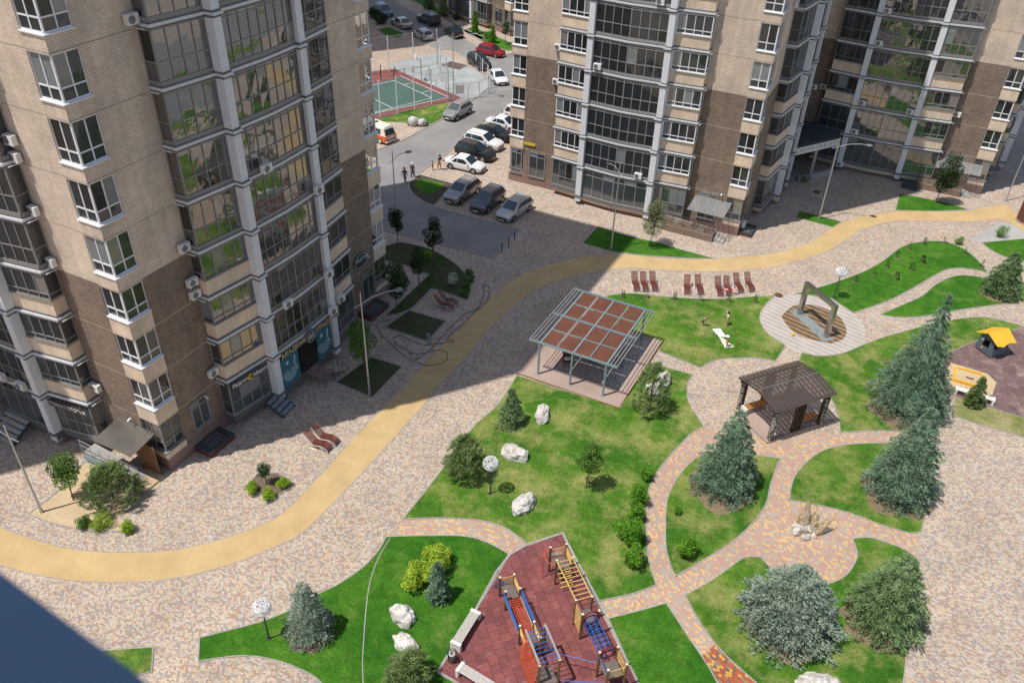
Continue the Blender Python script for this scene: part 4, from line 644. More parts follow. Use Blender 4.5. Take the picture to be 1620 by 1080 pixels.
# ---------------------------------------------------------------- vehicles
def car(name,label,cat,x,y,rz,paintn,kind='sedan',L=4.4,Wd=1.78,Hh=1.45,group='parked cars',glassm='car_glass'):
    """local +x is the front, origin under the middle"""
    t=thing(name,label,cat,(x,y,0),rz,group); pm='paint_'+paintn; w=Wd/2; h=L/2
    suv=kind in('suv','van2'); zb=.3 if suv else .22; zs={'sedan':.86,'hatch':.88,'wagon':.88,'suv':1.02}.get(kind,.9)
    # belt line stations: x, half width, hood/boot top
    st=[(-h,.80,zs-.16,.46),(-h+.07,.90,zs-.04,.33),(-h+.45,.985,zs+.02,zb),(-.55*h,1,zs+.02,zb),(0,1,zs,zb),(.45*h,1,zs-.02,zb),(h-.75,.985,zs-.05,zb),(h-.32,.93,zs-.12,zb+.03),(h-.08,.82,zs-.24,.3),(h,.66,zs-.34,.4)]
    rings=[]
    for X,k,zt,z0 in st:
        W=w*k; rings.append([(X,-W*.93,z0),(X,-W,z0+.16),(X,-W,zt-.14),(X,-W*.95,zt-.02),(X,-W*.72,zt+.02),(X,-W*.3,zt+.045),(X,W*.3,zt+.045),(X,W*.72,zt+.02),(X,W*.95,zt-.02),(X,W,zt-.14),(X,W,z0+.16),(X,W*.93,z0)])
    m=MB(); m.loft(rings); 
    if kind=='sedan': rs=[(-h+.55,0),(-.36*h,1),(.12*h,1),(.5*h,0)]
    elif kind=='hatch': rs=[(-h+.12,0),(-h+.6,1),(.14*h,1),(.56*h,0)]
    elif kind=='wagon': rs=[(-h+.1,0),(-h+.5,1),(.1*h,1),(.5*h,0)]
    else: rs=[(-h+.1,0),(-h+.5,1),(.08*h,1),(.47*h,0)]
    zr=Hh; z0=zs-.03
    def sec(X,f):   # f 0 belt, 1 roof
        if f==0: return [(X,-w*.93,z0),(X,-w*.9,z0+.03),(X,-w*.5,z0+.06),(X,w*.5,z0+.06),(X,w*.9,z0+.03),(X,w*.93,z0)]
        return [(X,-w*.96,z0),(X,-w*.8,zr-.09),(X,-w*.6,zr),(X,w*.6,zr),(X,w*.8,zr-.09),(X,w*.96,z0)]
    m.loft([sec(*rs[0]),sec(*rs[1]),[(a,b,c+.02*(c>z0+.3)) for a,b,c in sec((rs[1][0]+rs[2][0])/2,1)],sec(*rs[2]),sec(*rs[3])])
    m.build('body',pm,t,smooth=False)
    # glazing slightly proud of the cabin
    e=.03; m=MB(); xf0,xf1=rs[3][0],rs[2][0]; xr0,xr1=rs[0][0],rs[1][0]
    def lerp(a,b,k): return tuple(a[i]+(b[i]-a[i])*k for i in range(3))
    def pane(A,B,C_,D,nrm,k0=.05,k1=.93,s=.03):
        p=[lerp(A,D,k0),lerp(B,C_,k0),lerp(B,C_,k1),lerp(A,D,k1)]; q=[lerp(p[0],p[1],s),lerp(p[1],p[0],s),lerp(p[2],p[3],s),lerp(p[3],p[2],s)]
        m.quad([tuple(v[i]+nrm[i]*e for i in range(3)) for v in q])
    n1=Vector((zr-z0,0,xf0-xf1)).normalized(); pane((xf0,-w*.84,z0+.05),(xf0,w*.84,z0+.05),(xf1,w*.66,zr),(xf1,-w*.66,zr),n1)
    wind=m; wo=m.build('windscreen',glassm,t)
    m=MB(); n2=Vector((-(zr-z0),0,xr1-xr0)).normalized(); pane((xr0,w*.82,z0+.05),(xr0,-w*.82,z0+.05),(xr1,-w*.64,zr),(xr1,w*.64,zr),n2,.12,.88); m.build('rear_window',glassm,t)
    for sgn in(-1,1):
        m=MB(); ns=Vector((0,sgn*(zr-z0),w*.16)).normalized()
        xs=[xr1+.02,(xr1*.45+xf1*.55)-.35,xf1-.02]; 
        def P(X,f): return (X,sgn*(w*.96+(w*.8-w*.96)*f),z0+(zr-.09-z0)*f)
        a=[(xs[0]+ (xr0-xr1)*.45,.16),(xs[1]-.04,.16),(xs[1]-.04,.9),(xs[0]+.05,.88)]; b=[(xs[1]+.04,.16),(xs[2]+(xf0-xf1)*.62,.16),(xs[2]-.02,.88),(xs[1]+.04,.9)]
        for qd in(a,b):
            pts=[Vector(P(*q))+ns*e for q in qd]; m.quad(pts if sgn<0 else pts[::-1])
        m.build('side_window',glassm,t)
    r=.335 if suv else .31
    for sx,sgn in((-.6,-1),(-.6,1),(.62,-1),(.62,1)):
        X=sx*h; m=MB(); m.tube((0,-.1,0),(0,.1,0),r,r,16); wh=m.build('tyre','black_rubber',t); wh.location=(X,sgn*(w-.09),r)
        m=MB(); m.tube((0,sgn*.09,0),(0,sgn*.107,0),r*.64,r*.6,12); m.build('rim','rim',wh)
        m=MB()
        ring=[(X+math.cos(a)*(r+.07),sgn*(w+.004),r+math.sin(a)*(r+.07)) for a in [PI*i/10 for i in range(11)]]
        ring=[(X+r+.07,sgn*(w+.004),.24)]+ring+[(X-r-.07,sgn*(w+.004),.24)]
        m.quad(ring); m.build('wheel_arch','black_rubber',t)
    for sgn in(-1,1):
        m=MB(); m.hexa([(h-.3,sgn*w*.92-.02,zs-.36),(h-.06,sgn*w*.6-.02,zs-.38),(h-.06,sgn*w*.6+.06,zs-.38),(h-.3,sgn*w*.92+.03,zs-.36),(h-.42,sgn*w*.92-.02,zs-.2),(h-.16,sgn*w*.6-.02,zs-.24),(h-.16,sgn*w*.6+.06,zs-.24),(h-.42,sgn*w*.92+.03,zs-.2)]); m.build('headlight','lamp_glass',t)
        m=MB(); a,b=sorted((sgn*w*.62,sgn*w*.93)); m.box(-h-.005,-h+.16,a,b,zs-.2,zs-.04); m.build('tail_light','tail_red',t)
        m=MB(); a,b=sorted((sgn*w*.95,sgn*(w+.17))); m.box(xf0-.45,xf0-.3,a,b,zs+.02,zs+.14); m.build('wing_mirror',pm,t)
    m=MB(); m.box(h-.012,h+.012,-.52,.52,zb+.16,zb+.3); m.build('grille','black_rubber',t); m=MB(); m.box(h+.0,h+.03,-.26,.26,zb+.03,zb+.14); m.build('licence_plate','white_line',t)
    if suv or kind=='wagon':
        for sgn in(-1,1): m=MB(); m.bar((rs[1][0]+.1,sgn*w*.62,zr+.03),(rs[2][0]-.1,sgn*w*.62,zr+.03),.035); m.build('roof_rail','steel' if paintn!='black' else 'dark_metal',t)
    return t
def cxy(p,q): return ((p[0]+q[0])/2,(p[1]+q[1])/2)
# row of three facing the road (front towards -x -y)
car('parked_car','brown-grey SUV parked beside the round dark bed, leftmost of the lower three','car',-37.36,63.5,R(266),'warmgrey','suv',4.4,1.82,1.6)
car('parked_car','dark grey SUV in the middle of the lower row of three','car',-34.33,63.05,R(269),'graphite','suv',4.35,1.8,1.62)
car('parked_car','silver estate car parked nearest the bollards','car',-31.35,62.85,R(264.5),'silver','wagon',4.35,1.74,1.48)
# row parked along the tower
car('parked_car','white sedan with the man and child at its rear','car',-40.35,69.3,R(2),'white','sedan',4.3,1.74,1.42)
car('parked_car','black SUV parked between two white cars, nearest of the dark ones','car',-40.9,72.4,R(-2),'black','suv',4.4,1.8,1.6)
car('parked_car','white SUV with red tail light between the two dark cars','car',-41.5,75.25,R(-3),'white','suv',4.45,1.8,1.6)
car('parked_car','black sedan almost touching the tower corner','car',-41.8,78.1,R(-4),'black','sedan',4.6,1.82,1.42)
car('parked_car','white sedan half hidden behind the tower corner window','car',-42.1,81.1,R(-1),'white','sedan',4.3,1.78,1.42)
car('parked_car','small white pickup furthest along the row by the tower','car',-41.8,84.4,R(-10),'white','hatch',4.0,1.7,1.6)
car('parked_car','grey compact SUV standing alone at the kerb below the court','car',-48.55,81.6,R(267),'warmgrey','suv',4.3,1.78,1.6)
car('parked_car','white sedan on the bend facing the camera','car',-50.4,95.0,R(-43),'white','sedan',4.3,1.75,1.42)
car('parked_car','large black car behind the railing of the court','car',-55.3,98.9,R(-35),'black','suv',4.6,1.85,1.6)
car('parked_car','red car on the far side of the bend','car',-56.4,104.2,R(-4),'red','hatch',4.1,1.76,1.5)
car('parked_car','small black hatchback with red tail lights at the far kerb','car',-65.5,109.2,R(148),'black','hatch',3.8,1.68,1.5)
car('parked_car','black SUV on the shaded part of the far road','car',-72.2,112.9,R(155),'darkblue','suv',4.6,1.85,1.65)
car('parked_car','light silver hatchback beyond the court corner','car',-68.6,105.75,R(150),'silver','hatch',3.9,1.7,1.45)
car('parked_car','silver sedan in the shade on the far road','car',-74.7,109.2,R(153),'silver','sedan',4.4,1.76,1.42)
car('parked_car','pale blue estate car at the top edge near the hedge','car',-81.0,113.6,R(-34),'blue','wagon',4.5,1.78,1.5)
# van with two-tone body
def van(x,y,rz):
    t=thing('minibus','old cream and orange minibus partly hidden by the left tower','van',(x,y,0),rz); L=4.3;w=.86;h=L/2
    def ring(X,k,z0,z1,tw=1): return [(X,-w*k,z0),(X,-w*k,z1),(X,-w*k*tw,z1),(X,w*k*tw,z1),(X,w*k,z1),(X,w*k,z0)]
    m=MB(); m.loft([ring(-h,.9,.35,.95),ring(-h+.15,1,.28,.98),ring(h-.25,1,.28,.98),ring(h-.03,.93,.3,.93)]); m.build('lower_body','paint_orange',t)
    m=MB(); m.loft([[(X,-w*k,.951+dz),(X,-w*k*.86,1.78),(X,-w*k*.6,1.92),(X,w*k*.6,1.92),(X,w*k*.86,1.78),(X,w*k,.951+dz)] for X,k,dz in((-h+.05,.96,0),(-h+.3,1,0),(h-.75,1,0))]+[[(h-.1,-w*.93,.952),(h-.42,-w*.8,1.72),(h-.5,-w*.5,1.86),(h-.5,w*.5,1.86),(h-.42,w*.8,1.72),(h-.1,w*.93,.952)]]); m.build('upper_body','paint_cream',t)
    m=MB(); m.quad([(h-.085,-w*.8,1.05),(h-.085,w*.8,1.05),(h-.36,w*.7,1.62),(h-.36,-w*.7,1.62)]); m.build('windscreen','car_glass',t)
    for s in(-1,1):
        m=MB()
        for a in range(4):
            X=-h+.35+a*.82; q=[(X,s*(w*.985+.008),1.08),(X+.68,s*(w*.985+.008),1.08),(X+.68,s*(w*.885+.012),1.62),(X,s*(w*.885+.012),1.62)]; m.quad(q if s<0 else q[::-1])
        m.build('side_window','car_glass',t)
        for X in(-.62*h,.58*h):
            m=MB(); m.tube((0,-.09,0),(0,.09,0),.32,.32,16); o=m.build('tyre','black_rubber',t); o.location=(X,s*(w-.06),.32); m=MB(); m.tube((0,s*.09,0),(0,s*.11,0),.2,.18,12); m.build('rim','paint_cream',o)
        m=MB(); m.lathe([(.1,0),(.09,.03),(0,.04)],n=12); o=m.build('headlight','lamp_glass',t); o.rotation_euler=(0,PI/2,0); o.location=(h-.0,s*.55,.72)
    m=MB(); m.box(h-.02,h+.03,-.36,.36,.5,.84); m.build('grille','fabric_grey',t); m=MB(); m.box(h-.06,h+.1,-.84,.84,.3,.42); m.build('bumper','white_paint',t); m=MB(); m.box(-.3,.1,-.2,.2,1.921,1.96); m.build('roof_vent','dark_metal',t)
van(-52.55,71.2,R(-12))
# covered motorcycle
def blob(mb,c,r,seed,n=2,amp=.25,flat=.3):
    bm=bpy.data.meshes.new('t'); import bmesh; b=bmesh.new(); bmesh.ops.create_icosphere(b,subdivisions=n,radius=1); k=len(mb.v)
    for v in b.verts:
        p=v.co; q=noise.noise(p*1.6+Vector((seed,seed*1.7,0)))*amp+noise.noise(p*4+Vector((seed,0,seed)))*amp*.45
        p=p*(1+q); z=p.z*r[2]; z=max(z,-r[2]*flat); mb.v.append((c[0]+p.x*r[0],c[1]+p.y*r[1],c[2]+z))
    for f in b.faces: mb.f.append(tuple(k+v.index for v in f.verts)); mb.m.append(mb.cur)
    b.free()
t=thing('covered_motorcycle','motorcycle under a grey cover on the pavers below the court lawn','motorcycle',(-50.9,76.6,0),R(28)); m=MB(); blob(m,(-.45,0,.5),(.62,.42,.62),3,3,.2,.8); m.build('cover','fabric_grey',t,smooth=True); m=MB(); blob(m,(.55,.0,.42),(.55,.4,.45),5,3,.2,.9); m.build('sidecar_cover','fabric_grey',t,smooth=True)
for X in(-.85,1.0): m=MB(); m.tube((X,-.07,.24),(X,.07,.24),.26,.26,14); m.build('wheel','black_rubber',t)
# ---------------------------------------------------------------- people
def skin(name,verts,edges,radii,mat,parent,root=0,sub=2):
    me=bpy.data.meshes.new(name); me.from_pydata(verts,edges,[]); me.materials.append(M[mat]); o=bpy.data.objects.new(name,me); C.objects.link(o); o.parent=parent
    s=o.modifiers.new('Skin','SKIN'); s.use_smooth_shade=True
    me.skin_vertices.new() if not me.skin_vertices else None
    for i,r in enumerate(radii): me.skin_vertices[0].data[i].radius=(r,r) if not isinstance(r,tuple) else r
    me.skin_vertices[0].data[root].use_root=True
    b=o.modifiers.new('Subdivision','SUBSURF'); b.levels=sub; b.render_levels=sub; return o
def person(label,x,y,rz,H,pose,top,bottom,hair,skinm='skin',hat=None,extra=None,cover=1.0,bare_legs=True):
    """pose: dict lean, hip, kneeL/R forward offsets, hands"""
    t=thing('person',label,'person',(x,y,0),rz); s=H; child=H<1.35; hd=.075 if not child else .085
    lean=pose.get('lean',0); hipz=.5*s-pose.get('drop',0)*s; hipx=pose.get('hipx',0)*s
    def up(dz): return (hipx+math.sin(lean)*dz*s,0,hipz+math.cos(lean)*dz*s)
    V=[];E=[];Rr=[]
    def add(p,r,par=None): V.append(tuple(p));Rr.append(r*s); i=len(V)-1; (E.append((par,i)) if par is not None else None); return i
    pel=add(up(0),.085); wai=add(up(.1),.07,pel); che=add(up(.22),.085,wai); nb=add(up(.31),.05,che); nk=add(up(.345),.032,nb)
    hl=pose.get('head',0)
    h1=add(Vector(up(.385))+Vector((.01*s,0,0)),hd*.72,nk); h2=add(Vector(up(.435))+Vector((.012*s+hl*s,0,0)),hd*.85,h1); h3=add(Vector(up(.475))+Vector((.005*s+hl*s,0,0)),hd*.6,h2)
    hc=Vector(V[h2]); nose=add(hc+Vector((hd*1.15*s,0,-.01*s)),.008,h2)
    for sg in(-1,1):
        k='LR'[sg>0]; hip=Vector(up(-.01))+Vector((0,sg*.05*s,0)); i=add(hip,.068,pel)
        kn=pose.get('knee'+k,(.02,.0)); ft=pose.get('foot'+k,(0,.0))
        ank=Vector((ft[0]*s,sg*(.06+ft[1])*s,.045*s)); knee=(hip+ank)/2+Vector((kn[0]*s,sg*kn[1]*s,0))
        i=add(knee,.042,i); i=add((knee*.55+ank*.45),.038,i); i=add(ank,.024,i); i=add(ank+Vector((.05*s,0,-.02*s)),.024,i); add(ank+Vector((.1*s,0,-.026*s)),.016,i)
        sh=Vector(up(.3))+Vector((0,sg*.1*s,0)); i=add(sh,.036,nb)
        hand=Vector(pose.get('hand'+k,(.05,.15,.45)))*s; hand.y*=sg; el=(sh+hand)/2+Vector((-.03*s,sg*.03*s,-.02*s)); L_=(el-sh).length
        i=add(el,.025,i); i=add((el+hand)/2,.021,i); wr=add(hand,.015,i); d=(hand-el).normalized(); pm=add(hand+d*.03*s,.018,wr); side=d.cross(Vector((0,1,0))).normalized() if abs(d.y)<.9 else Vector((1,0,0))
        for q,ln in((-.018,.045),(-.006,.052),(.006,.05),(.018,.04)):
            a=add(hand+d*.05*s+side*q*s,.0055,pm); add(hand+d*(.05+ln*.55)*s+side*q*1.2*s+Vector((.008*s,0,0)),.0045,a)
        a=add(hand+d*.025*s+side*.026*s+Vector((.01*s,0,0)),.006,wr)
    skin('body',V,E,Rr,skinm,t,pel)
    # clothes
    def cl(nm,pts,ed,rad,mt): return skin(nm,[tuple(p) for p in pts],ed,[r*s for r in rad],mt,t,0,2)
    shl=[Vector(up(.3))+Vector((0,g*.1*s,0)) for g in(-1,1)]; el=[]
    for g in(-1,1):
        hand=Vector(pose.get('hand'+'LR'[g>0],(.05,.15,.45)))*s; hand.y*=g; sh=shl[g>0]; el.append(sh+(((sh+hand)/2)-sh)*.75+Vector((-.02*s,g*.02*s,0)))
    cl('shirt',[up(.02),up(.1),up(.22),up(.3),shl[0],shl[1],el[0],el[1]],[(0,1),(1,2),(2,3),(3,4),(3,5),(4,6),(5,7)],[.094,.086,.1,.06,.05,.05,.036,.036],top)
    if bottom:
        pts=[up(.04),up(0)];rad=[.09,.095];ed=[(0,1)]
        for g in(-1,1):
            k='LR'[g>0]; hip=Vector(up(-.01))+Vector((0,g*.05*s,0)); ft=pose.get('foot'+k,(0,0)); kn=pose.get('knee'+k,(.02,0)); ank=Vector((ft[0]*s,g*(.06+ft[1])*s,.06*s)); knee=(hip+ank)/2+Vector((kn[0]*s,g*kn[1]*s,0))
            n=len(pts); pts+=[hip]; rad+=[.078]; ed+=[(1,n)]
            if cover<=1: pts+=[hip+(knee-hip)*cover]; rad+=[.058]; ed+=[(n,n+1)]
            else: pts+=[knee,ank+Vector((0,0,.01*s))]; rad+=[.052,.034]; ed+=[(n,n+1),(n+1,n+2)]
        cl('shorts' if cover<=1 else 'trousers',pts,ed,rad,bottom)
    hh=Vector(V[h2]); m=MB(); blob(m,(hh.x-.012*s,0,hh.z+.02*s),(hd*1.0*s,hd*.98*s,hd*1.05*s),1,2,.08,.35); m.build('hat' if hat else 'hair',hat or hair,t,smooth=True)
    if hat: m=MB(); m.lathe([(hd*1.0*s,0),(hd*(1.7 if child else 1.15)*s,-.01)],n=16); o=m.build('hat_brim',hat,t); o.location=(hh.x,0,hh.z+.01*s)
    if pose.get('ponytail'): m=MB(); blob(m,(hh.x-.1*s,0,hh.z-.03*s),(.03*s,.035*s,.09*s),2,2,.1,1); m.build('ponytail',hair,t,smooth=True)
    return t
stand=dict(handL=(.03,.16,.46),handR=(.03,.16,.46))
person('child in a grey top crouching forward on the lawn','-',0,0,0,0,'','') if 0 else None
person('boy in grey bending forward with hands at his knees on the lawn',-10.35,53.75,R(-10),1.12,dict(lean=R(38),drop=.08,hipx=-.06,kneeL=(.06,0),kneeR=(.06,0),handL=(.2,.06,.33),handR=(.2,.07,.35),head=.02),'grey_cloth','navy_cloth','hair_red',cover=.8)
person('girl in a cream top and black shorts on the lawn beside the loungers',-8.75,54.75,R(200),1.22,dict(lean=R(4),handL=(.02,.17,.42),handR=(.06,.16,.44),footL=(-.02,.02),footR=(.03,.05),ponytail=1),'cream_cloth','dark_cloth','hair_dark',cover=.4)
person('small child in a pink top and white sun hat stepping on a cloth',-7.95,51.9,R(215),1.1,dict(lean=R(10),handL=(.1,.12,.42),handR=(.16,.08,.45),footL=(-.1,.03),footR=(.08,.02)),'pink_cloth','white_cloth','hair_dark',hat='white_cloth',cover=.45)
person('man in a blue shirt walking on the road, left of the walking pair',-43.8,63.3,R(105),1.62,dict(handL=(.08,.17,.47),handR=(-.08,.17,.47),footL=(-.12,0),footR=(.12,0)),'blue_cloth','grey_cloth','hair_dark',cover=1.5)
person('person in a white cap and navy clothes walking on the road, right of the pair',-43.8,64.7,R(100),1.62,dict(handL=(-.06,.16,.47),handR=(.08,.16,.47),footL=(.1,0),footR=(-.1,0)),'navy_cloth','navy_cloth','hair_dark',hat='white_cloth',cover=1.5)
person('man in a blue shirt and mustard shorts behind the white sedan',-42.55,67.75,R(-25),1.66,dict(lean=R(12),handL=(.28,.08,.55),handR=(.25,.1,.52),footL=(-.12,0),footR=(.1,0)),'navy_cloth','mustard_cloth','hair_dark','skin_dark',cover=.95)
person('small child standing beside the man at the white sedan',-43.05,67.25,R(0),.98,dict(handL=(.05,.14,.45),handR=(.05,.14,.45)),'pink_cloth','mustard_cloth','hair_dark',cover=.7)
for pts,l,mt in((((-9.55,53.6),(-9.03,54.02),(-8.35,53.15),(-8.8,52.85)),'white beach towel spread on the grass near the girl','white_cloth'),(((-8.85,52.95),(-8.4,52.8),(-7.45,52.2),(-8.0,51.65)),'cream blanket under the child with the sun hat','cream_cloth')):
    m=MB(); cx_=sum(p[0] for p in pts)/4; cy_=sum(p[1] for p in pts)/4; n=8; rnd=random.Random(4); gr=[[None]*(n+1) for _ in range(n+1)]
    for i in range(n+1):
        for j in range(n+1):
            a=i/n;b=j/n; X=sum(w_*p[0] for w_,p in zip(((1-a)*(1-b),(1-a)*b,a*b,a*(1-b)),pts)); Y=sum(w_*p[1] for w_,p in zip(((1-a)*(1-b),(1-a)*b,a*b,a*(1-b)),pts)); gr[i][j]=(X-cx_+rnd.uniform(-.02,.02),Y-cy_+rnd.uniform(-.02,.02),.04+rnd.uniform(0,.035))
    for i in range(n):
        for j in range(n): m.quad([gr[i][j],gr[i+1][j],gr[i+1][j+1],gr[i][j+1]])
    o=m.build('towel',mt,smooth=True); o.location=(cx_,cy_,0); tag(o,l,'towel')
for nm,x,y,z,r_,mt,l,c in(('toy_ball',-3.95,55.9,.13,.13,'yellow_plastic','yellow ball on the striped fountain plaza','ball'),('toy_ball',-7.2,52.75,.13,.07,'red_metal','tiny orange ball on the lawn near the child with the hat','ball'),('toy_ball',-9.15,56.4,.12,.06,'white_cloth','tiny white ball on the lawn between the loungers and the girl','ball')):
    m=MB(); m.lathe([(math.sin(a*PI/10)*r_,-math.cos(a*PI/10)*r_) for a in range(11)],n=14); o=m.build(nm,mt,smooth=True); o.location=(x,y,z); tag(o,l,c)
# ---------------------------------------------------------------- plants
def sphpt(rnd): 
    while 1:
        p=Vector((rnd.uniform(-1,1),rnd.uniform(-1,1),rnd.uniform(-1,1)))
        if p.length<=1: return p
def conifer(name,label,x,y,h,r,mat,seed,group=None,dens=1.0,droop=.15,full=.8,kind='spruce',tuft=.14):
    rnd=random.Random(seed); t=thing(name,label,'tree',(x,y,0),rnd.uniform(0,6),group)
    m=MB(); m.tube((0,0,0),(0,0,h*.93),max(.05,h*.022),.012,8); m.build('trunk','bark',t)
    m=MB()
    def tri(p,d,wd,ln):
        s=d.cross(Vector((rnd.uniform(-1,1),rnd.uniform(-1,1),rnd.uniform(-.2,1)))).normalized()*wd
        m.quad([p-s,p+s,p+d*ln])
    step=(.5 if h>4.5 else .36)
    n=max(7,int(h/step)); ph=0
    for i in range(n):
        f=(i+.25)/n; z=h*(.035+.95*f); R_=r*1.08*((1-f)**full)*rnd.uniform(.93,1.07)+.04
        if f<.1: R_*=.85+f*1.5
        nb=max(5,int(2*PI*R_/.56*dens)); ph+=rnd.uniform(.3,.9)
        for b in range(nb):
            a=ph+2*PI*b/nb+rnd.uniform(-.16,.16); L=R_*rnd.choice((.78,.92,1,1.04,1.12))*rnd.uniform(.95,1.05); dirn=Vector((math.cos(a),math.sin(a),0)); sd=Vector((-dirn.y,dirn.x,0))
            z0=z+rnd.uniform(-.16,.16)*step; dr=droop*L*(1.1-f)+.05; hw_=min(.31,L*.34)*rnd.uniform(.8,1.2)
            k=int((120 if h>4.5 else 75)*(.35+.65*L/max(r,.5))*dens*(1.25 if h<5 and r>2 else 1))
            for q in range(k):
                g=rnd.uniform(.25,1)**.6; w_=hw_*(1.05-abs(g-.68)*2.1 if g>.68 else .5+.8*g)
                o=rnd.uniform(-1,1); lift=.2*math.sin(min(1,g*1.1)*PI)*.6
                p=dirn*(L*g)+sd*(o*w_)+Vector((0,0,z0-dr*g*g+lift+(1-abs(o))*.07+rnd.uniform(-.03,.03)))
                d=(dirn*rnd.uniform(.5,1)+sd*(o*.7+rnd.uniform(-.35,.35))+Vector((0,0,rnd.uniform(-.15,.4)))).normalized()
                tri(p,d,tuft*.2,tuft*rnd.uniform(.65,1.15))
                if q%3==0: tri(p+Vector((0,0,.02)),(d+Vector((0,0,.6))).normalized(),tuft*.18,tuft*.7)
    for i in range(5): tri(Vector((0,0,h*(.93+.01*i))),Vector((rnd.uniform(-.4,.4),rnd.uniform(-.4,.4),1)).normalized(),.02,.2)
    # inner foliage mass so that no daylight passes through the middle
    k=16; prev=None; 
    for i in range(0,9):
        f=i/9; rr=r*((1-f)**full)*.55; ring=[(math.cos(a*2*PI/k)*rr*rnd.uniform(.85,1.1),math.sin(a*2*PI/k)*rr*rnd.uniform(.85,1.1),h*(.06+.9*f)) for a in range(k)]
        if prev:
            for a in range(k): b=(a+1)%k; m.quad([prev[a],prev[b],ring[b],ring[a]])
        prev=ring
    m.quad(prev)
    for i in range(60):
        a=rnd.uniform(0,6.3); g=rnd.uniform(0,.3)*r*(1 if full<.7 else .4); tri(Vector((math.cos(a)*g,math.sin(a)*g,h*(.97-.25*g/r)-rnd.uniform(0,.25))),Vector((math.cos(a)*.5,math.sin(a)*.5,rnd.uniform(.3,1))).normalized(),tuft*.2,tuft*1.3)
    m.build('crown',mat,t); return t
def leafy(name,label,x,y,blobs,n,size,mat,seed,trunk=None,cat='tree',group=None,z=0):
    """blobs: (cx,cy,cz,rx,ry,rz)"""
    rnd=random.Random(seed); t=thing(name,label,cat,(x,y,z),0,group)
    if trunk:
        m=MB(); top=Vector((blobs[0][0]*.5,blobs[0][1]*.5,trunk)); m.tube((0,0,0),top,max(.03,trunk*.03),.025,8)
        for b in blobs[:7]: m.tube(top*rnd.uniform(.7,1),Vector(b[:3]),.02,.008,5)
        m.build('trunk','bark',t)
    else:
        m=MB()
        for b in blobs:
            for i in range(3): m.tube((b[0]*.4+rnd.uniform(-.05,.05),b[1]*.4+rnd.uniform(-.05,.05),0),(b[0]+rnd.uniform(-.5,.5)*b[3],b[1]+rnd.uniform(-.5,.5)*b[4],b[2]),.012,.006,4)
        m.build('stems','bark',t)
    m=MB(); vol=[b[3]*b[4]*b[5] for b in blobs]; tot=sum(vol)
    for b,vv in zip(blobs,vol):
        for i in range(int(n*vv/tot)):
            p=sphpt(rnd); rr=p.length; p=p.normalized()*(rr**.45) if rr>0 else p; k=1+.25*noise.noise(p*2.2+Vector((seed,b[0],b[2])))
            c=Vector((b[0]+p.x*b[3]*k,b[1]+p.y*b[4]*k,b[2]+p.z*b[5]*k))
            if c.z<.04: continue
            nn=(p*.7+Vector((rnd.gauss(0,.6),rnd.gauss(0,.6),rnd.gauss(.35,.6)))).normalized(); u_=nn.orthogonal().normalized(); v_=nn.cross(u_); a=rnd.uniform(0,6.3); uu=(u_*math.cos(a)+v_*math.sin(a)); vv_=nn.cross(uu); s=size*rnd.uniform(.65,1.3)
            m.quad([c-uu*s*.5,c-vv_*s*.28,c+uu*s*.6,c+vv_*s*.28])
    m.build('crown' if trunk else 'foliage',mat,t); return t
def blobs(seed,n,R_,z0,z1,rb):
    rnd=random.Random(seed); out=[]
    for i in range(n):
        a=rnd.uniform(0,2*PI); f=(i+.5)/n; rr=R_*rnd.uniform(.3,.8)*math.sin(PI*(.15+.8*f)); out.append((rr*math.cos(a),rr*math.sin(a),z0+(z1-z0)*f,rb*rnd.uniform(.7,1.2),rb*rnd.uniform(.7,1.2),rb*rnd.uniform(.6,1)))
    return out
conifer('spruce_tree','dense grey green spruce between the curved path and the wooden pavilion',-4.2,37.7,6.2,1.85,'spruce_blue',1,full=.75)
conifer('spruce_tree','broad silvery spruce, widest tree of the bottom lawn',1.35,29.9,4.1,2.55,'spruce_silver',2,full=.55,tuft=.17)
conifer('spruce_tree','green spruce at the right side of the bottom lawn beside the wide paving',5.6,32.3,5.2,1.9,'spruce_green',3,full=.65)
conifer('spruce_tree','tall grey green spruce in the half-moon lawn by the wide paving',5.2,42.3,6.9,2.2,'spruce_blue',4,full=.85)
conifer('spruce_tree','tallest spruce, behind the half-moon lawn next to the small playground',4.7,51.2,9.3,2.75,'spruce_blue',5,full=1.15)
conifer('spruce_tree','small blue spruce right of the wire ball lamp in the lower left lawn',-19.4,17.9,3.9,1.15,'spruce_silver',6,tuft=.12,full=.66)
conifer('spruce_tree','slim little blue spruce next to the yellow green bush',-14.95,22.7,2.9,.62,'spruce_blue',7,tuft=.14)
conifer('spruce_tree','small spruce near the corner of the steel pergola platform',-18.0,36.6,2.9,.95,'spruce_green',8,tuft=.15)
conifer('spruce_tree','dark spruce standing alone in the upper right crescent lawn',9.9,70.7,3.9,1.55,'spruce_green',11,tuft=.2,full=.7)
conifer('spruce_tree','little fir growing in front of the white bench by the sandbox',8.7,53.7,2.4,.6,'pine',12,tuft=.18)
conifer('cypress_tree','bright green slim cypress on the far lawn strip',-63.4,112.0,3.4,.6,'leaf_bright',21,tuft=.15,full=.45); conifer('cypress_tree','dark slim conifer in the far shaded lawn',-72.4,117.7,4.2,.75,'spruce_green',22,tuft=.15,full=.5); conifer('cypress_tree','dark conifer at the top edge of the far lawn',-76.8,120.2,3.8,.8,'spruce_green',23,tuft=.15,full=.5)
conifer('cypress_tree','short green cypress on the far lawn strip behind the red car',-59.0,109.4,2.6,.62,'leaf_bright',24,tuft=.15,full=.45)
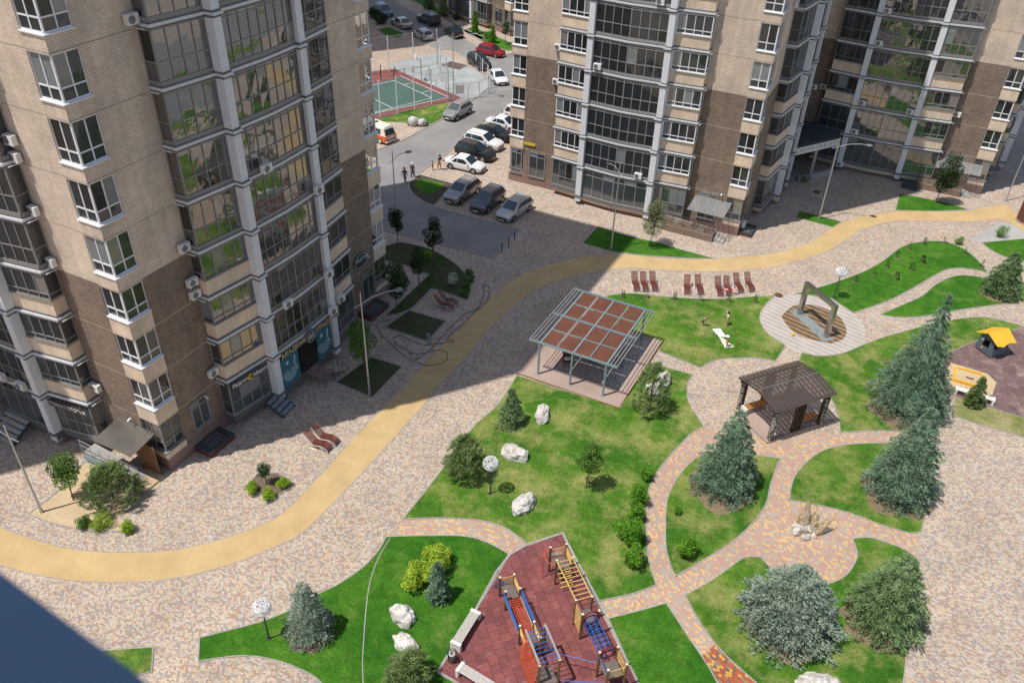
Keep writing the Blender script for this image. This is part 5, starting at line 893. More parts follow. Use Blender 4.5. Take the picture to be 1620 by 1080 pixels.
def pine(label,x,y,h,r,seed,mat='pine',n=26):
    rnd=random.Random(seed); t=thing('pine_tree',label,'tree',(x,y,0),0); m=MB(); m.tube((0,0,0),(0,0,h*.8),.07,.03,8); m.build('trunk','bark',t); m=MB()
    for i in range(int(n*r*6)):
        f=rnd.random(); z=h*(.08+.9*f); R_=r*math.sin(PI*min(1,.28+.72*(f**.8)))**.6; R_=max(R_,.12); a=rnd.uniform(0,6.3); g=math.sqrt(rnd.uniform(.2,1)); c=Vector((R_*g*math.cos(a),R_*g*math.sin(a),z)); out=Vector((math.cos(a)*.6,math.sin(a)*.6,.6)).normalized()
        for k in range(34):
            d=(out+Vector((rnd.gauss(0,.75),rnd.gauss(0,.75),rnd.gauss(0,.7)))).normalized(); s=d.orthogonal().normalized()*.018; b=c+d*.03+Vector((rnd.uniform(-.1,.1),)*3); m.quad([b-s,b+s,b+d*rnd.uniform(.16,.3)])
    m.build('crown',mat,t); return t
pine('bushy pine behind the wire ball lamp in the middle lawn',-18.1,30.9,3.3,1.25,31); pine('loose pine half hiding a boulder at the pergola corner',-10.55,42.2,4.0,1.3,32,n=17); pine('young pine cut off by the bottom edge near two boulders',-13.6,17.9,2.3,1.1,33)
pine('large bushy pine in the sandy bed at left',-34.7,19.5,2.6,1.6,34,'pine',24)
TR=[('young tree with its own round shadow in the middle lawn',-11.41,33.61,1.2,3.6,.9,'leaf_mid',1700,.14,1),
('pale leafed young tree in front of the centre tower canopy',-18.16,63.42,1.3,4.3,1.25,'leaf_pale',1700,.16,2),
('dark leafed tree in front of the rear tower canopy',3.62,86.13,1.3,5.2,1.5,'leaf_dark',2200,.2,3),
('glossy broad leafed tree in the sandy bed, right of the left lamp post',-36.79,18.43,1.2,3.2,1.1,'leaf_mid',1500,.17,4),
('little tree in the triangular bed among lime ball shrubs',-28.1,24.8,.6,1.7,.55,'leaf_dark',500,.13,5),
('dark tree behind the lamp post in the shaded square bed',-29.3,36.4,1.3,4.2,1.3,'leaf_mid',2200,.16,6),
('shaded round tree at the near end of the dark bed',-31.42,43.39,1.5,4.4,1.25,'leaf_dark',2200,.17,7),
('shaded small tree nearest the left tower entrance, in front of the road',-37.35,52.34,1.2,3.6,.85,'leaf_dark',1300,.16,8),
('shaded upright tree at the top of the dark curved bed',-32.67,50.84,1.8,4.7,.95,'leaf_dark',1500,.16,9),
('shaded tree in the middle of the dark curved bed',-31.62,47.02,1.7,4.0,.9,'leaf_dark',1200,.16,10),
('small grey green tree on the far lawn strip',-56.9,109.5,1.4,3.2,.8,'leaf_dark',900,.16,11)]
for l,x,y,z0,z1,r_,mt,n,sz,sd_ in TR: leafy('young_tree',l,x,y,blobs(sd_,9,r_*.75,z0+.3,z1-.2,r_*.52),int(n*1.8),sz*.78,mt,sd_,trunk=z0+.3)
def bush(label,x,y,r_,h,mt,seed,n=900,sz=.09,name='shrub',group=None,nb=9): n=int(n*1.7); sz=sz*.8; leafy(name,label,x,y,[(0,0,h*.42,r_*.55,r_*.55,h*.4)]+blobs(seed,nb,r_*1.1,h*.3,h*.86,r_*(.42 if name=='ball_shrub' else .36)),n,sz,mt,seed,None,'shrub',group)
bush('yellow green bush, lower left lobe of the big one beside the slim spruce',-16.5,22.85,.95,1.5,'leaf_yellow',41,2200,.13); bush('yellow green bush, upper right lobe of the big one by the curved path',-15.95,24.3,1.15,1.7,'leaf_yellow',42,2600,.13)
bush('small bright shrub at the top of the hedge row along the curved path',-8.5,36.0,.55,1.2,'leaf_bright',43,700,.12); bush('tall bright shrub, second in the row along the curved path',-8.3,33.9,.75,1.8,'leaf_bright',44,1300,.13); bush('narrow bright shrub, third in the row along the curved path',-7.95,32.6,.65,1.6,'leaf_bright',45,1000,.13); bush('largest bright shrub, fourth in the row along the curved path',-7.5,30.9,.95,2.1,'leaf_bright',46,2000,.13); bush('bright shrub at the lower end of the row along the curved path',-6.9,29.5,.75,1.6,'leaf_bright',47,1400,.13)
bush('tiny shrub in the spruce lawn nearest the curved path',-5.95,34.25,.35,.7,'leaf_bright',48,300,.1); bush('round bright shrub in the spruce lawn near the path crossing',-4.5,31.6,.75,1.5,'leaf_bright',49,1200,.13)
for i,(x,y,r_,mt,l) in enumerate(((-34.6,17.3,.5,'leaf_mid','dark green ball shrub at the edge of the sandy bed'),(-33.7,17.7,.65,'leaf_lime','largest lime ball shrub in the middle of the sandy bed edge'),(-32.3,18.25,.5,'leaf_lime','lime ball shrub at the right tip of the sandy bed'),(-28.35,23.85,.5,'leaf_lime','left lime ball shrub of the triangular bed'),(-27.25,23.95,.5,'leaf_lime','lower lime ball shrub of the triangular bed'),(-27.1,25.05,.48,'leaf_lime','right lime ball shrub of the triangular bed'))): bush(l,x,y,r_,r_*1.5,mt,60+i,1100,.085,'ball_shrub','ball shrubs')
bush('flowering white green bush in the dark curved bed',-29.97,49.2,.65,1.1,'leaf_white',70,900,.12)
for i,(x,y) in enumerate(((-29.6,51.2),(-28.95,50.3),(-28.6,49.3),(-28.35,48.3))): bush(['low green clump at the back end of the curved bed edge','low green clump, second along the curved bed edge','low green clump, third along the curved bed edge','low green clump at the tip of the curved bed'][i],x,y,.5,.55,'leaf_mid',71+i,500,.11)
bush('lime shrub below the upright tree in the dark bed',-33.9,51.8,.5,.8,'leaf_lime',76,400,.12); bush('leafy green shrub between the left tree and the big pine',-36.0,20.0,1.0,2.0,'leaf_bright',77,1100,.14); bush('light green sprig bush by the ramp of the left tower',-36.0,20.95,.5,1.7,'leaf_lime',78,300,.13)
bush('long low shrub on the far lawn strip',-60.6,111.0,1.1,.9,'leaf_mid',79,900,.14); bush('dark shrub in the far shaded lawn',-69.6,116.9,.9,1.1,'leaf_dark',80,700,.14)
bush('dark hedge plant at the top left road, left one',-81.0,111.2,1.5,1.6,'leaf_dark',81,1800,.16); bush('dark hedge plant at the top left road, right one',-78.2,108.7,1.5,1.6,'leaf_dark',82,1800,.16)
bush('thin dry shrub by the shaded paving of the rear towers',-8.9,84.3,.7,.9,'pine',83,200,.14); bush('green sapling bush by the concrete patch at the right frame edge',9.5,81.7,.7,1.3,'leaf_bright',84,350,.13); bush('low leafy sapling above the upper right lawn tip',6.3,78.1,.5,.8,'leaf_bright',85,250,.13)
SL=['shadiest','second','third','fourth','fifth','sixth']
for i,(x,y) in enumerate(G['saps']):
    t=thing('sapling','young sapling with a ring of dry earth in the lawn','sapling',(x,y,0),i*1.3,'young saplings planted along the lawns'); rnd=random.Random(i); m=MB(); m.tube((0,0,0),(0,0,.55),.012); m.build('stem','bark',t); m=MB(); big=i in(4,5,6)
    for k in range(120 if big else 60):
        z=rnd.uniform(.1,.75); a=rnd.uniform(0,6.3); r_=(.2 if big else .12)*(1-z*.7); c=Vector((math.cos(a)*r_,math.sin(a)*r_,z)); d=Vector((math.cos(a),math.sin(a),1)).normalized(); s=d.orthogonal().normalized()*.03; m.quad([c-s,c+s,c+d*.13])
    m.build('leaves','leaf_mid' if not big else 'leaf_dark',t); m=MB(); m.lathe([(0,.036),(.13,.036),(.19,.03)],n=9); m.build('earth_ring','soil',t)
# ---------------------------------------------------------------- boulders
for i,(x,y,a,b,c,rz,l) in enumerate(((-16.5,38.2,.5,1.0,.6,.35,'long upright white boulder nearest the pergola platform'),(-16.4,34.0,.95,.62,.7,.1,'pointed white boulder between the small spruce and the ball lamp'),(-14.0,30.5,.62,.92,.7,-.25,'white boulder right of the wire ball lamp'),(-15.95,20.9,.85,.6,.55,-.3,'pale pinkish boulder below the yellow green bush'),(-14.9,19.6,.8,.45,.5,-.2,'small white boulder just above the bottom pine'),(-10.7,45.6,.55,.75,.8,0,'upper white boulder behind the loose pine'),(-11.0,44.3,.6,.45,.55,.4,'lower white boulder behind the loose pine'),(3.4,27.0,1.15,.7,.6,.45,'white boulder cut by the bottom edge below the silvery spruce'))):
    m=MB(); blob(m,(0,0,0),(a*.92,b*.92,c),i*3.1+1,4,.3,.25); o=m.build('boulder','stone_white'); o.location=(x,y,c*.12); o.rotation_euler=(0,0,rz); tag(o,l,'boulder')
# ---------------------------------------------------------------- steel pergola
t=thing('pergola','steel pergola roofed with brown translucent panels over a gravel square','pergola',(-18.7,42.05,0)); W_,D_,hh=4.9,7.45,2.75
for X in(0,W_/2,W_):
    for Y in(0,D_/2,D_):
        if X==W_/2 and Y==D_/2: continue
        m=MB(); m.box(X-.06,X+.06,Y-.06,Y+.06,.1,hh-.16); m.box(X-.12,X+.12,Y-.12,Y+.12,.101,.13); m.build('post','pergola_steel',t)
m=MB()
for X in(0,W_/2,W_): m.bar((X,-.05,hh-.08),(X,D_+.05,hh-.08),.1,.16)
m.build('beam','pergola_steel',t); m=MB()
for Y in(0,D_/2,D_):
    m=MB()
    for o_ in(-.06,.06): m.bar((-.8,Y+o_,hh+.04),(W_+.8,Y+o_,hh+.04),.05,.08)
    m.bar((W_/2,Y-.06,hh+.03),(W_/2,Y+.06,hh+.03),.05); m.build('cross_beam','pergola_steel',t)
for X in(-.75,-.52,-.28,W_+.28,W_+.52,W_+.75): m=MB(); m.bar((X,-.1,hh+.1),(X,D_+.1,hh+.1),.045,.05); m.build('side_rail','steel',t)
m=MB()
for X in(W_*.25,W_*.75): m.bar((X,0,hh+.05),(X,D_,hh+.05),.06)
for Y in(D_*.25,D_*.75): m.bar((0,Y,hh+.02),(W_,Y,hh+.02),.06)
m.build('glazing_bar','pergola_steel',t)
clearplastic('brown_sheet',(.26,.1,.05),.82); 
t2=NT('brown_panel'); t2.set(.5); p=t2.pos(); n=t2.noise(p,26,3,.7); n2=t2.noise(p,.7,4,.6); c=t2.ramp(n,[(.4,(.2,.08,.05)),(.62,(.095,.036,.025))]); c=t2.mix(1,c,t2.ramp(n2,[(.35,(.9,.9,.88)),(.7,(1.25,1.2,1.1))]),'MULTIPLY'); t2.col(c)
tr_=t2.new('ShaderNodeBsdfTransparent'); tr_.inputs[0].default_value=(.8,.45,.3,1); mx=t2.new('ShaderNodeMixShader'); mx.inputs[0].default_value=.86; t2.link(tr_.outputs[0],mx.inputs[1]); t2.link(t2.b.outputs[0],mx.inputs[2]); t2.link(mx.outputs[0],t2.n['Material Output'].inputs[0])
for i in range(4):
    for j in range(4):
        m=MB(); a,b=W_/4,D_/4; m.box(i*a+.06,(i+1)*a-.06,j*b+.06,(j+1)*b-.06,hh-.035,hh-.015); m.build('roof_panel','brown_panel',t)
t=thing('pergola_platform','pinkish platform with a gravel square under the steel pergola','platform',(-20.0,41.45,0)); m=MB(); m.box(0,7.6,0,8.7,-.05,.09); m.build('slab','deck_pink',t); m=MB(); m.box(-.06,7.66,-.06,-.002,0,.1); m.box(7.602,7.66,0,8.7,0,.1); m.build('edging','red_metal' if 0 else 'wood_ply',t)
m=MB(); m.box(2.15,6.9,1.85,8.2,.088,.098); g=m.build('gravel','gravel',t)
# wicker seats glimpsed under the roof
def wchair(x,y,rz,label):
    t=thing('lounge_chair',label,'chair',(x,y,.1),rz); m=MB(); m.box(-.3,.3,-.3,.3,.3,.4); m.build('seat','wood_red',t); m=MB(); m.hexa([(-.3,.25,.4),(.3,.25,.4),(.3,.32,.4),(-.3,.32,.4),(-.3,.42,.9),(.3,.42,.9),(.3,.48,.9),(-.3,.48,.9)]); m.build('backrest','wood_red',t)
    for X in(-.27,.27):
        for Y in(-.27,.27): m=MB(); m.tube((X,Y,0),(X,Y,.3),.025); m.build('leg','dark_metal',t)
    m=MB(); blob(m,(0,-.02,.48),(.24,.22,.1),2,2,.1,.8); m.build('cushion','white_cloth',t)
wchair(-17.4,44.1,R(30),'chair with a white cushion under the pergola, by the near left post'); wchair(-15.9,45.2,R(-60),'second chair deeper in the shade of the pergola')
# ---------------------------------------------------------------- wooden pavilion
t=thing('pavilion','wooden pavilion with a dark slatted roof and stone clad posts','pavilion',(-2.72,45.8,0),math.atan2(3.74,2.97)); # local x along the ridge
hl,hw=2.4,1.9; rz_=math.atan2(3.74,2.97)
m=MB(); m.box(-hl,hl,-hw+.1,hw-.1,0,.14); m.build('deck','deck_pink',t)
def stonepost(X,Y):
    m=MB(); rings=[]
    for i in range(14):
        z=.1+i*.175; rings.append([(X+.17*math.cos(a*PI/5)*random.Random(i*10+a).uniform(.88,1.12),Y+.17*math.sin(a*PI/5)*random.Random(i*10+a+5).uniform(.88,1.12),z) for a in range(10)])
    m.loft(rings); m.build('stone_post','pebble',t)
q_=NT('pebble'); q_.set(.85); v=q_.new('ShaderNodeTexVoronoi',_Scale=11.0); q_.link(q_.pos(obj=True),v.inputs['Vector']); q_.col(q_.mix(q_.ramp(v.outputs['Distance'],[(.35,(0,0,0)),(.6,(1,1,1))]),q_.ramp(v.outputs['Color'],[(.2,(.3,.27,.23)),(.5,(.6,.57,.5)),(.9,(.8,.77,.7))]),(.035,.03,.025))); q_.bump(v.outputs['Distance'],.8,-.03)
for X in(-hl+.35,hl-.35):
    for Y in(-hw+.25,hw-.25): stonepost(X,Y)
for X in(-hl+.4,-.2,.25,hl-.4):
    for Y in(-hw+.35,hw-.35):
        for k in(-.1,.1):
            m=MB(); m.box(X-.03+k,X+.03+k,Y-.1,Y+.1,.14,2.5); m.build('slat_post','wood_dark',t)
m=MB()
for Y in(-hw+.25,hw-.25): m.bar((-hl,Y,2.52),(hl,Y,2.52),.1,.14)
m.build('beam','wood_dark',t); m=MB()
zr,ze=3.0,2.66
for i in range(15):
    X=-hl+i*(2*hl/14)
    m.bar((X,-hw,ze),(X,-.005,zr),.085,.05); m.bar((X,.005,zr),(X,hw,ze),.085,.05)
m.build('rafter','wood_dark',t); m=MB()
for s in(-1,1):
    for k in range(5): f=.1+.2*k; m.bar((-hl,s*hw*f,zr+.045-(zr-ze)*f),(hl,s*hw*f,zr+.045-(zr-ze)*f),.04,.03)
m.build('batten','wood_dark',t); m=MB()
for s in(-1,1): q=[(-hl-.05,0,zr+.09),(hl+.05,0,zr+.09),(hl+.05,s*(hw+.06),ze+.07),(-hl-.05,s*(hw+.06),ze+.07)]; m.quad(q if s<0 else q[::-1])
m.build('roof_sheet','smoked_sheet',t); m=MB(); m.bar((-hl-.05,0,zr+.1),(hl+.05,0,zr+.1),.06,.03); m.build('ridge_strip','grey_frame',t)
def bench(name,label,x,y,z,rz,L,seat,n=5,ends=True,h=.46,wd=.5,endm='white_paint'):
    t=thing(name,label,'bench',(x,y,z),rz); m=MB()
    for i in range(n): Y=-wd/2+wd*(i+.5)/n; m.box(-L/2+.12,L/2-.12,Y-wd/n*.4,Y+wd/n*.4,h-.05,h)
    m.build('seat',seat,t)
    for s in(-1,1): m=MB(); a,b=sorted((s*L/2,s*(L/2-.16))); m.box(a,b,-wd/2-.03,wd/2+.03,0,h+.02); m.build('leg',endm,t)
    return t
lx=Vector((math.cos(rz_),math.sin(rz_))); ly=Vector((-lx.y,lx.x))
a=Vector((-2.72,45.8))
p=a-lx*(hl-1.3)+ly*(hw-.75); bench('bench','orange wooden bench with white ends inside the pavilion, left one',p.x,p.y,.14,rz_,2.0,'wood_orange',3)
p=a+lx*.6-ly*(hw-.75); bench('bench','orange wooden bench inside the pavilion, right one',p.x+lx.x*.6,p.y+lx.y*.6,.14,rz_,2.0,'wood_orange',3)
# ---------------------------------------------------------------- fountain frame
t=thing('fountain_frame','brushed steel frame standing over the long fountain slab','fountain',(-2.9,58.07,0),math.atan2(-2.2,2.45)); L_=3.3
m=MB(); m.box(-L_/2-.17,-L_/2+.17,-.15,.15,.06,2.92); m.box(L_/2-.17,L_/2+.17,-.15,.15,.06,2.92); m.box(-L_/2+.171,L_/2-.171,-.15,.15,2.6,2.92); m.build('frame','brushed',t)
m=MB(); m.box(-L_/2-.6,L_/2+.5,-.55,.42,.015,.05); m.build('slab','steel',t); m=MB(); m.box(-L_/2-.5,L_/2+.4,-.45,.32,.052,.056)
w_=NT('water_film'); w_.set(.08,0,.6); w_.col(w_.ramp(w_.noise(w_.pos(),3,4),[(.3,(.2,.23,.22)),(.7,(.3,.33,.32))])); w_.bump(w_.noise(w_.pos(),5,3),.3); m.build('water','water_film',t)
# ---------------------------------------------------------------- playground
du=Vector((.72464,-.68913)); dv=Vector((.68913,.72464)); O=Vector((-11.162,29.766)); ang=math.atan2(du.y,du.x)
def pf(name,label,u,v): p=O+du*u+dv*v; return thing(name,label,'play structure',(p.x,p.y,.03),ang)
def posts(t,pts,h,cap=True):
    for (u,v) in pts:
        m=MB(); m.box(u-.05,u+.05,v-.05,v+.05,0,h); o=m.build('post','wood_post',t); m=MB(); m.box(u-.055,u+.055,v-.055,v+.055,h,h+.05); m.build('cap','yellow_cap',o)
sm('yellow_cap',(.7,.6,.4),.6)
def rails(t,a,b,zs,mat,r=.018,vert=False,name='rail'):
    m=MB()
    for z in zs: m.tube((*a,z),(*b,z),r,r,6)
    return m.build(name,mat,t)
def fence_panel(t,a,b,z0,z1,n,mat,name='guard_rail'):
    m=MB(); a=Vector((*a,0));b=Vector((*b,0))
    for i in range(n): z=z0+(z1-z0)*i/(n-1); m.tube(a+Vector((0,0,z)),b+Vector((0,0,z)),.018,.018,6)
    return m.build(name,mat,t)
def plat(t,u0,u1,v0,v1,z): m=MB(); m.box(u0,u1,v0,v1,z-.05,z); m.build('platform','platform_ply',t)
t=pf('climbing_frame','near climbing structure with red net bridge and slanted red net wall',0,0)
U=[(2.96,-4.7),(3.86,-4.7),(3.0,-3.95),(3.9,-3.95)]; posts(t,U,1.5); plat(t,2.98,3.88,-4.66,-3.98,.85)
fence_panel(t,(2.96,-4.7),(3.0,-3.95),1.0,1.42,4,'yellow_metal'); fence_panel(t,(3.0,-3.95),(3.9,-3.95),1.0,1.42,4,'yellow_metal')
posts(t,[(5.95,-4.68),(6.85,-4.68),(5.95,-3.95),(6.85,-3.95)],1.5); plat(t,5.97,6.83,-4.62,-3.98,.85); fence_panel(t,(5.95,-4.68),(6.7,-4.68),1.0,1.42,4,'yellow_metal'); fence_panel(t,(5.95,-3.95),(6.85,-3.95),1.0,1.42,4,'yellow_metal')
m=MB()
for v in(-4.72,-3.93): m.bar((3.9,v,.9),(5.95,v,.9),.05,.14)
m.build('bridge_beam','net_grey',t); m=MB()
for v in(-4.78,-3.87):
    for z in(1.15,1.3,1.42): m.tube((3.86,v,z),(5.95,v,z),.022)
m.build('bridge_rail','blue_metal',t); m=MB()
for i in range(6): v=-4.62+i*.124; m.tube((3.92,v,.86),(5.95,v,.86),.016,.016,5)
for i in range(15): u=4.0+i*.136; m.tube((u,-4.68,.86),(u,-3.97,.86),.016,.016,5)
m.build('net_bridge','red_metal',t)
m=MB()
for v in(-4.7,-3.72): m.bar((6.7,v,2.2),(8.6,v,2.2),.09,.12)
m.build('top_beam','net_grey',t); posts(t,[(8.6,-4.7),(8.6,-3.72),(6.75,-3.72)],2.13)
m=MB()
for i in range(8): u=6.85+i*.24; m.tube((u,-4.7,2.22),(u,-3.72,2.22),.02)
m.build('monkey_bar','blue_metal',t); m=MB()
for i in range(9): u=6.75+i*.225; m.tube((u,-4.75,2.15),(u,-4.95,.1),.014,.014,5)
for i in range(12): f=i/11; m.tube((6.7,-4.95+.2*f,.1+2.05*f),(8.6,-4.95+.2*f,.1+2.05*f),.014,.014,5)
m.build('net_wall','red_metal',t); m=MB()
for i in range(5): m.tube((2.75-.1*i,-4.78,.8-.17*i),(2.75-.1*i,-4.0,.8-.17*i),.02)
m.path([(2.95,-4.78,1.4),(2.3,-4.78,.0)],.022); m.build('step_ladder','blue_metal',t)
plat(t,7.9,8.8,-4.66,-3.8,.75)
t=pf('climbing_frame','far climbing structure with yellow overhead ladder and blue hoop tunnel',0,0)
posts(t,[(2.25,-1.7),(3.14,-1.7),(2.3,-.82),(3.2,-.82)],1.92); plat(t,2.28,3.12,-1.65,-.86,1.05); fence_panel(t,(2.25,-1.7),(2.3,-.82),1.25,1.75,4,'yellow_metal'); fence_panel(t,(2.3,-.82),(3.2,-.82),1.2,1.75,5,'yellow_metal')
m=MB(); m.hexa([(1.55,-1.5,.5),(2.2,-1.6,1.05),(2.2,-.95,1.05),(1.55,-.85,.5),(1.55,-1.5,.55),(2.2,-1.6,1.1),(2.2,-.95,1.1),(1.55,-.85,.55)]); m.build('sloping_board','net_grey',t)
m=MB(); c=(2.55,-1.95); m.path([(2.25+.0,-1.75,1.75)]+[(2.7+.5*math.cos(a),-1.75+.42*math.sin(a),1.75) for a in[PI+PI*i/12 for i in range(13)]],.022); m.tube((2.5,-2.15,0),(2.5,-2.15,1.75),.025); m.build('ring_pole','red_metal',t)
m=MB(); 
for v in(-1.7,-.85): m.tube((3.14,v,1.9),(5.7,v,1.9),.028)
for i in range(10): u=3.25+i*.27; m.tube((u,-1.7,1.9),(u,-.85,1.9),.022)
m.build('overhead_ladder','yellow_metal',t); m=MB()
for i in range(4): m.bar((3.2+i*.0,-1.6,1.0-.22*i),(3.2,-.9,1.0-.22*i),.04) if 0 else m.bar((3.25+i*.14,-1.6,.95-.2*i),(3.25+i*.14,-.9,.95-.2*i),.05)
m.build('step_ladder','yellow_metal',t)
posts(t,[(5.7,-1.7),(6.55,-1.7),(5.75,-.85),(6.6,-.85)],1.92); plat(t,5.73,6.53,-1.65,-.9,1.05); fence_panel(t,(5.7,-1.7),(6.55,-1.7),.35,1.75,8,'yellow_metal'); 
posts(t,[(8.7,-1.75),(9.65,-1.75),(8.7,-.82),(9.65,-.82)],1.92); plat(t,8.73,9.62,-1.7,-.86,1.05); fence_panel(t,(9.65,-1.75),(9.65,-.82),1.25,1.75,4,'yellow_metal'); fence_panel(t,(8.7,-.82),(9.65,-.82),1.2,1.75,4,'yellow_metal')
for u in(6.62,8.62):
    m=MB(); m.path([(u,-1.68,1.25)]+[(u,-1.28+.4*math.cos(a),1.6+.42*math.sin(a)) for a in[PI-PI*i/12 for i in range(13)]]+[(u,-.88,1.25)],.05); m.path([(u,-1.28+.33*math.cos(a*PI/8),1.45+.3*math.sin(a*PI/8)) for a in range(17)],.035); m.build('arch_panel','maroon',t)
m=MB()
for i in range(7): u=6.85+i*.28; m.path([(u,-1.28+.36*math.cos(a*PI/8),1.4+.38*math.sin(a*PI/8)) for a in range(17)],.02,5)
for a in(0,.25,.5,.75,1,1.5): m.tube((6.62,-1.28+.36*math.cos(a*PI),1.4+.38*math.sin(a*PI)),(8.62,-1.28+.36*math.cos(a*PI),1.4+.38*math.sin(a*PI)),.02,.02,5)
m.build('hoop_tunnel','blue_metal',t); m=MB(); m.tube((8.7,-1.75,1.1),(7.5,-3.5,1.0),.02); m.tube((9.65,-1.75,.9),(8.8,-3.7,.8),.02); m.tube((8.7,-1.75,1.6),(9.65,-1.75,1.6),.02); m.build('blue_rail','blue_metal',t)
def pbench(u0,v0,u1,v1,label):
    a=O+du*u0+dv*v0; b=O+du*u1+dv*v1; c=(a+b)/2; bench('bench',label,c.x,c.y,.03,math.atan2(b.y-a.y,b.x-a.x),(b-a).length,'white_slat',7,h=.5,wd=.5)
sm('white_slat',(.5,.47,.42),.7,0,.25,12)
pbench(3.75,-6.2,5.3,-7.75,'white slatted bench along the slanted edge of the red playground'); pbench(6.45,-7.9,8.6,-6.2,'white slatted bench cut by the bottom edge of the photo')
bn=thing('litter_bin','round wire litter bin between the two white benches','litter bin',(-12.5,19.95,.03)); m=MB()
for i in range(20): a=i*PI/10; m.bar((.17*math.cos(a),.17*math.sin(a),.05),(.22*math.cos(a),.22*math.sin(a),.68),.02)
for z,r_ in((.08,.18),(.66,.235)): m.path([(r_*math.cos(a*PI/8),r_*math.sin(a*PI/8),z) for a in range(17)],.015)
m.build('basket','dark_metal',bn); m=MB(); m.lathe([(0,.1),(.13,.1),(.15,.6),(.12,.62)],n=14); m.build('liner','white_paint',bn)
# ---------------------------------------------------------------- toddler area
t=thing('playhouse','small grey playhouse with a folded yellow roof','playhouse',(9.5,61.3,0),math.atan2(-.72,.86)) 
m=MB(); s=[(-.75,.1),(.62,.1),(.5,1.5),(-.5,1.5)]
for Y in(-.75,.75):
    z=[(-.72,.12),(.72,.12),(.62,1.35),(0,1.75),(-.62,1.35)]; hole=[(-.28,.6),(.28,.6),(.25,1.2),(-.25,1.2)]
    for (a_,b_,c_,d_) in ((z[0],z[1],hole[1],hole[0]),(z[1],z[2],hole[2],hole[1]),(z[4],z[0],hole[0],hole[3])): m.hexa([(p[0],Y-.02,p[1]) for p in(a_,b_,c_,d_)]+[(p[0],Y+.02,p[1]) for p in(a_,b_,c_,d_)])
    m.quad([(z[2][0],Y,z[2][1]),(z[3][0],Y,z[3][1]),(z[4][0],Y,z[4][1]),(hole[3][0],Y,hole[3][1]),(hole[2][0],Y,hole[2][1])])
for s_ in(-1,1): m.hexa([(s_*.72,-.73,.12),(s_*.76,-.73,.12),(s_*.76,.73,.12),(s_*.72,.73,.12),(s_*.66,-.73,.75),(s_*.7,-.73,.75),(s_*.7,.73,.75),(s_*.66,.73,.75)])
m.build('wall','slate_panel',t); m=MB()
for s_ in(-1,1):
    pts=[(0,-1.0,1.86),(s_*1.0,-.95,1.32),(s_*1.12,-.4,1.22),(s_*.98,.2,1.32),(s_*1.08,.9,1.26),(0,1.0,1.86)]; 
    if s_<0: pts=pts[::-1]
    b_=[(x,y,z-.04) for x,y,z in pts]; m.quad(pts); m.quad(b_[::-1])
    for i in range(6): j=(i+1)%6; m.quad([b_[i],b_[j],pts[j],pts[i]])
m.build('roof','yellow_plastic',t); m=MB(); m.box(-.7,.7,-.7,.7,.1,.14); m.build('floor','platform_ply',t)
for X in(-.7,.7):
    for Y in(-.7,.7): m=MB(); m.box(X-.05,X+.05,Y-.05,Y+.05,0,.12); m.build('foot','wood_ply',t)
m=MB(); m.tube((0,-.0,0),(0,-.02,0),.13,.13,14); o=m.build('window_disc','steel',t); o.location=(-.35,-.79,1.05); m=MB(); m.tube((0,0,0),(0,-.03,0),.09,.09,6); o=m.build('flower_knob','yellow_plastic',t); o.location=(-.2,-.79,.42)
t=thing('sandbox','yellow framed sandbox filled with sand','sandbox',(8.25,56.75,.02),R(1)); m=MB(); w2,d2=.95,.88
m.box(-w2,w2,-d2,-d2+.12,0,.22); m.box(-w2,w2,d2-.12,d2,0,.22); m.box(-w2,-w2+.12,-d2+.121,d2-.121,0,.22); m.box(w2-.12,w2,-d2+.121,d2-.121,0,.22); m.build('frame','yellow_plastic',t); m=MB(); m.box(-w2+.13,w2-.13,-d2+.13,d2-.13,.01,.1); m.build('sand_fill','sand',t)
m=MB(); m.path([(-.25,-.1,.16),(0,-.16,.16),(.25,-.1,.16)],.05); o=m.build('toy','wood_red'); o.location=(8.35,56.8,.0); tag(o,'small red brown toy lying in the sandbox','toy')
bench('bench','white bench behind the little fir by the sandbox',8.75,54.55,.0,R(-2),2.5,'white_paint',3,h=.42,wd=.42)
# ---------------------------------------------------------------- plaza sculpture of vines on stones
t=thing('vine_sculpture','dry wicker horns rising from white stones on the round plaza','sculpture',(.9,36.7,0)); m=MB()
for i in range(16): rnd=random.Random(i); a=rnd.uniform(0,6.3); r_=rnd.uniform(0,.65); blob(m,(r_*math.cos(a)-.1,r_*math.sin(a)-.2,.12),(rnd.uniform(.14,.28),rnd.uniform(.12,.24),rnd.uniform(.12,.3)),i,2,.4,.5)
m.build('stones','stone_white',t); foliage('wicker',(.28,.2,.11),(.45,.36,.22),(.62,.52,.35))
for k,(b0_,tip,r_) in enumerate((((-.3,.2,.1),(-.25,.9,1.7),.34),((.4,.1,.1),(1.25,.55,1.25),.34),((.3,.5,.1),(.2,1.2,.9),.22))):
    rnd=random.Random(k); m=MB(); b0_=Vector(b0_);tip=Vector(tip)
    for i in range(60):
        a=rnd.uniform(0,6.3); e=rnd.uniform(.5,1.0); pts=[]
        for j in range(7):
            f=j/6*e; c=b0_.lerp(tip,f); rr=r_*(1-f)**.8*(1+.25*math.sin(4*f)); aa=a+f*2.2*(1 if i%2 else -1); d=(tip-b0_).normalized(); u_=d.orthogonal().normalized(); v_=d.cross(u_); pts.append(c+(u_*math.cos(aa)+v_*math.sin(aa))*rr)
        m.path(pts,.009,3)
    for i in range(8): m.path([tip*.97+b0_*.03,tip+Vector((rnd.uniform(-.2,.2),rnd.uniform(-.2,.2),rnd.uniform(.05,.3)))],.008,3)
    m.build('horn','wicker',t)
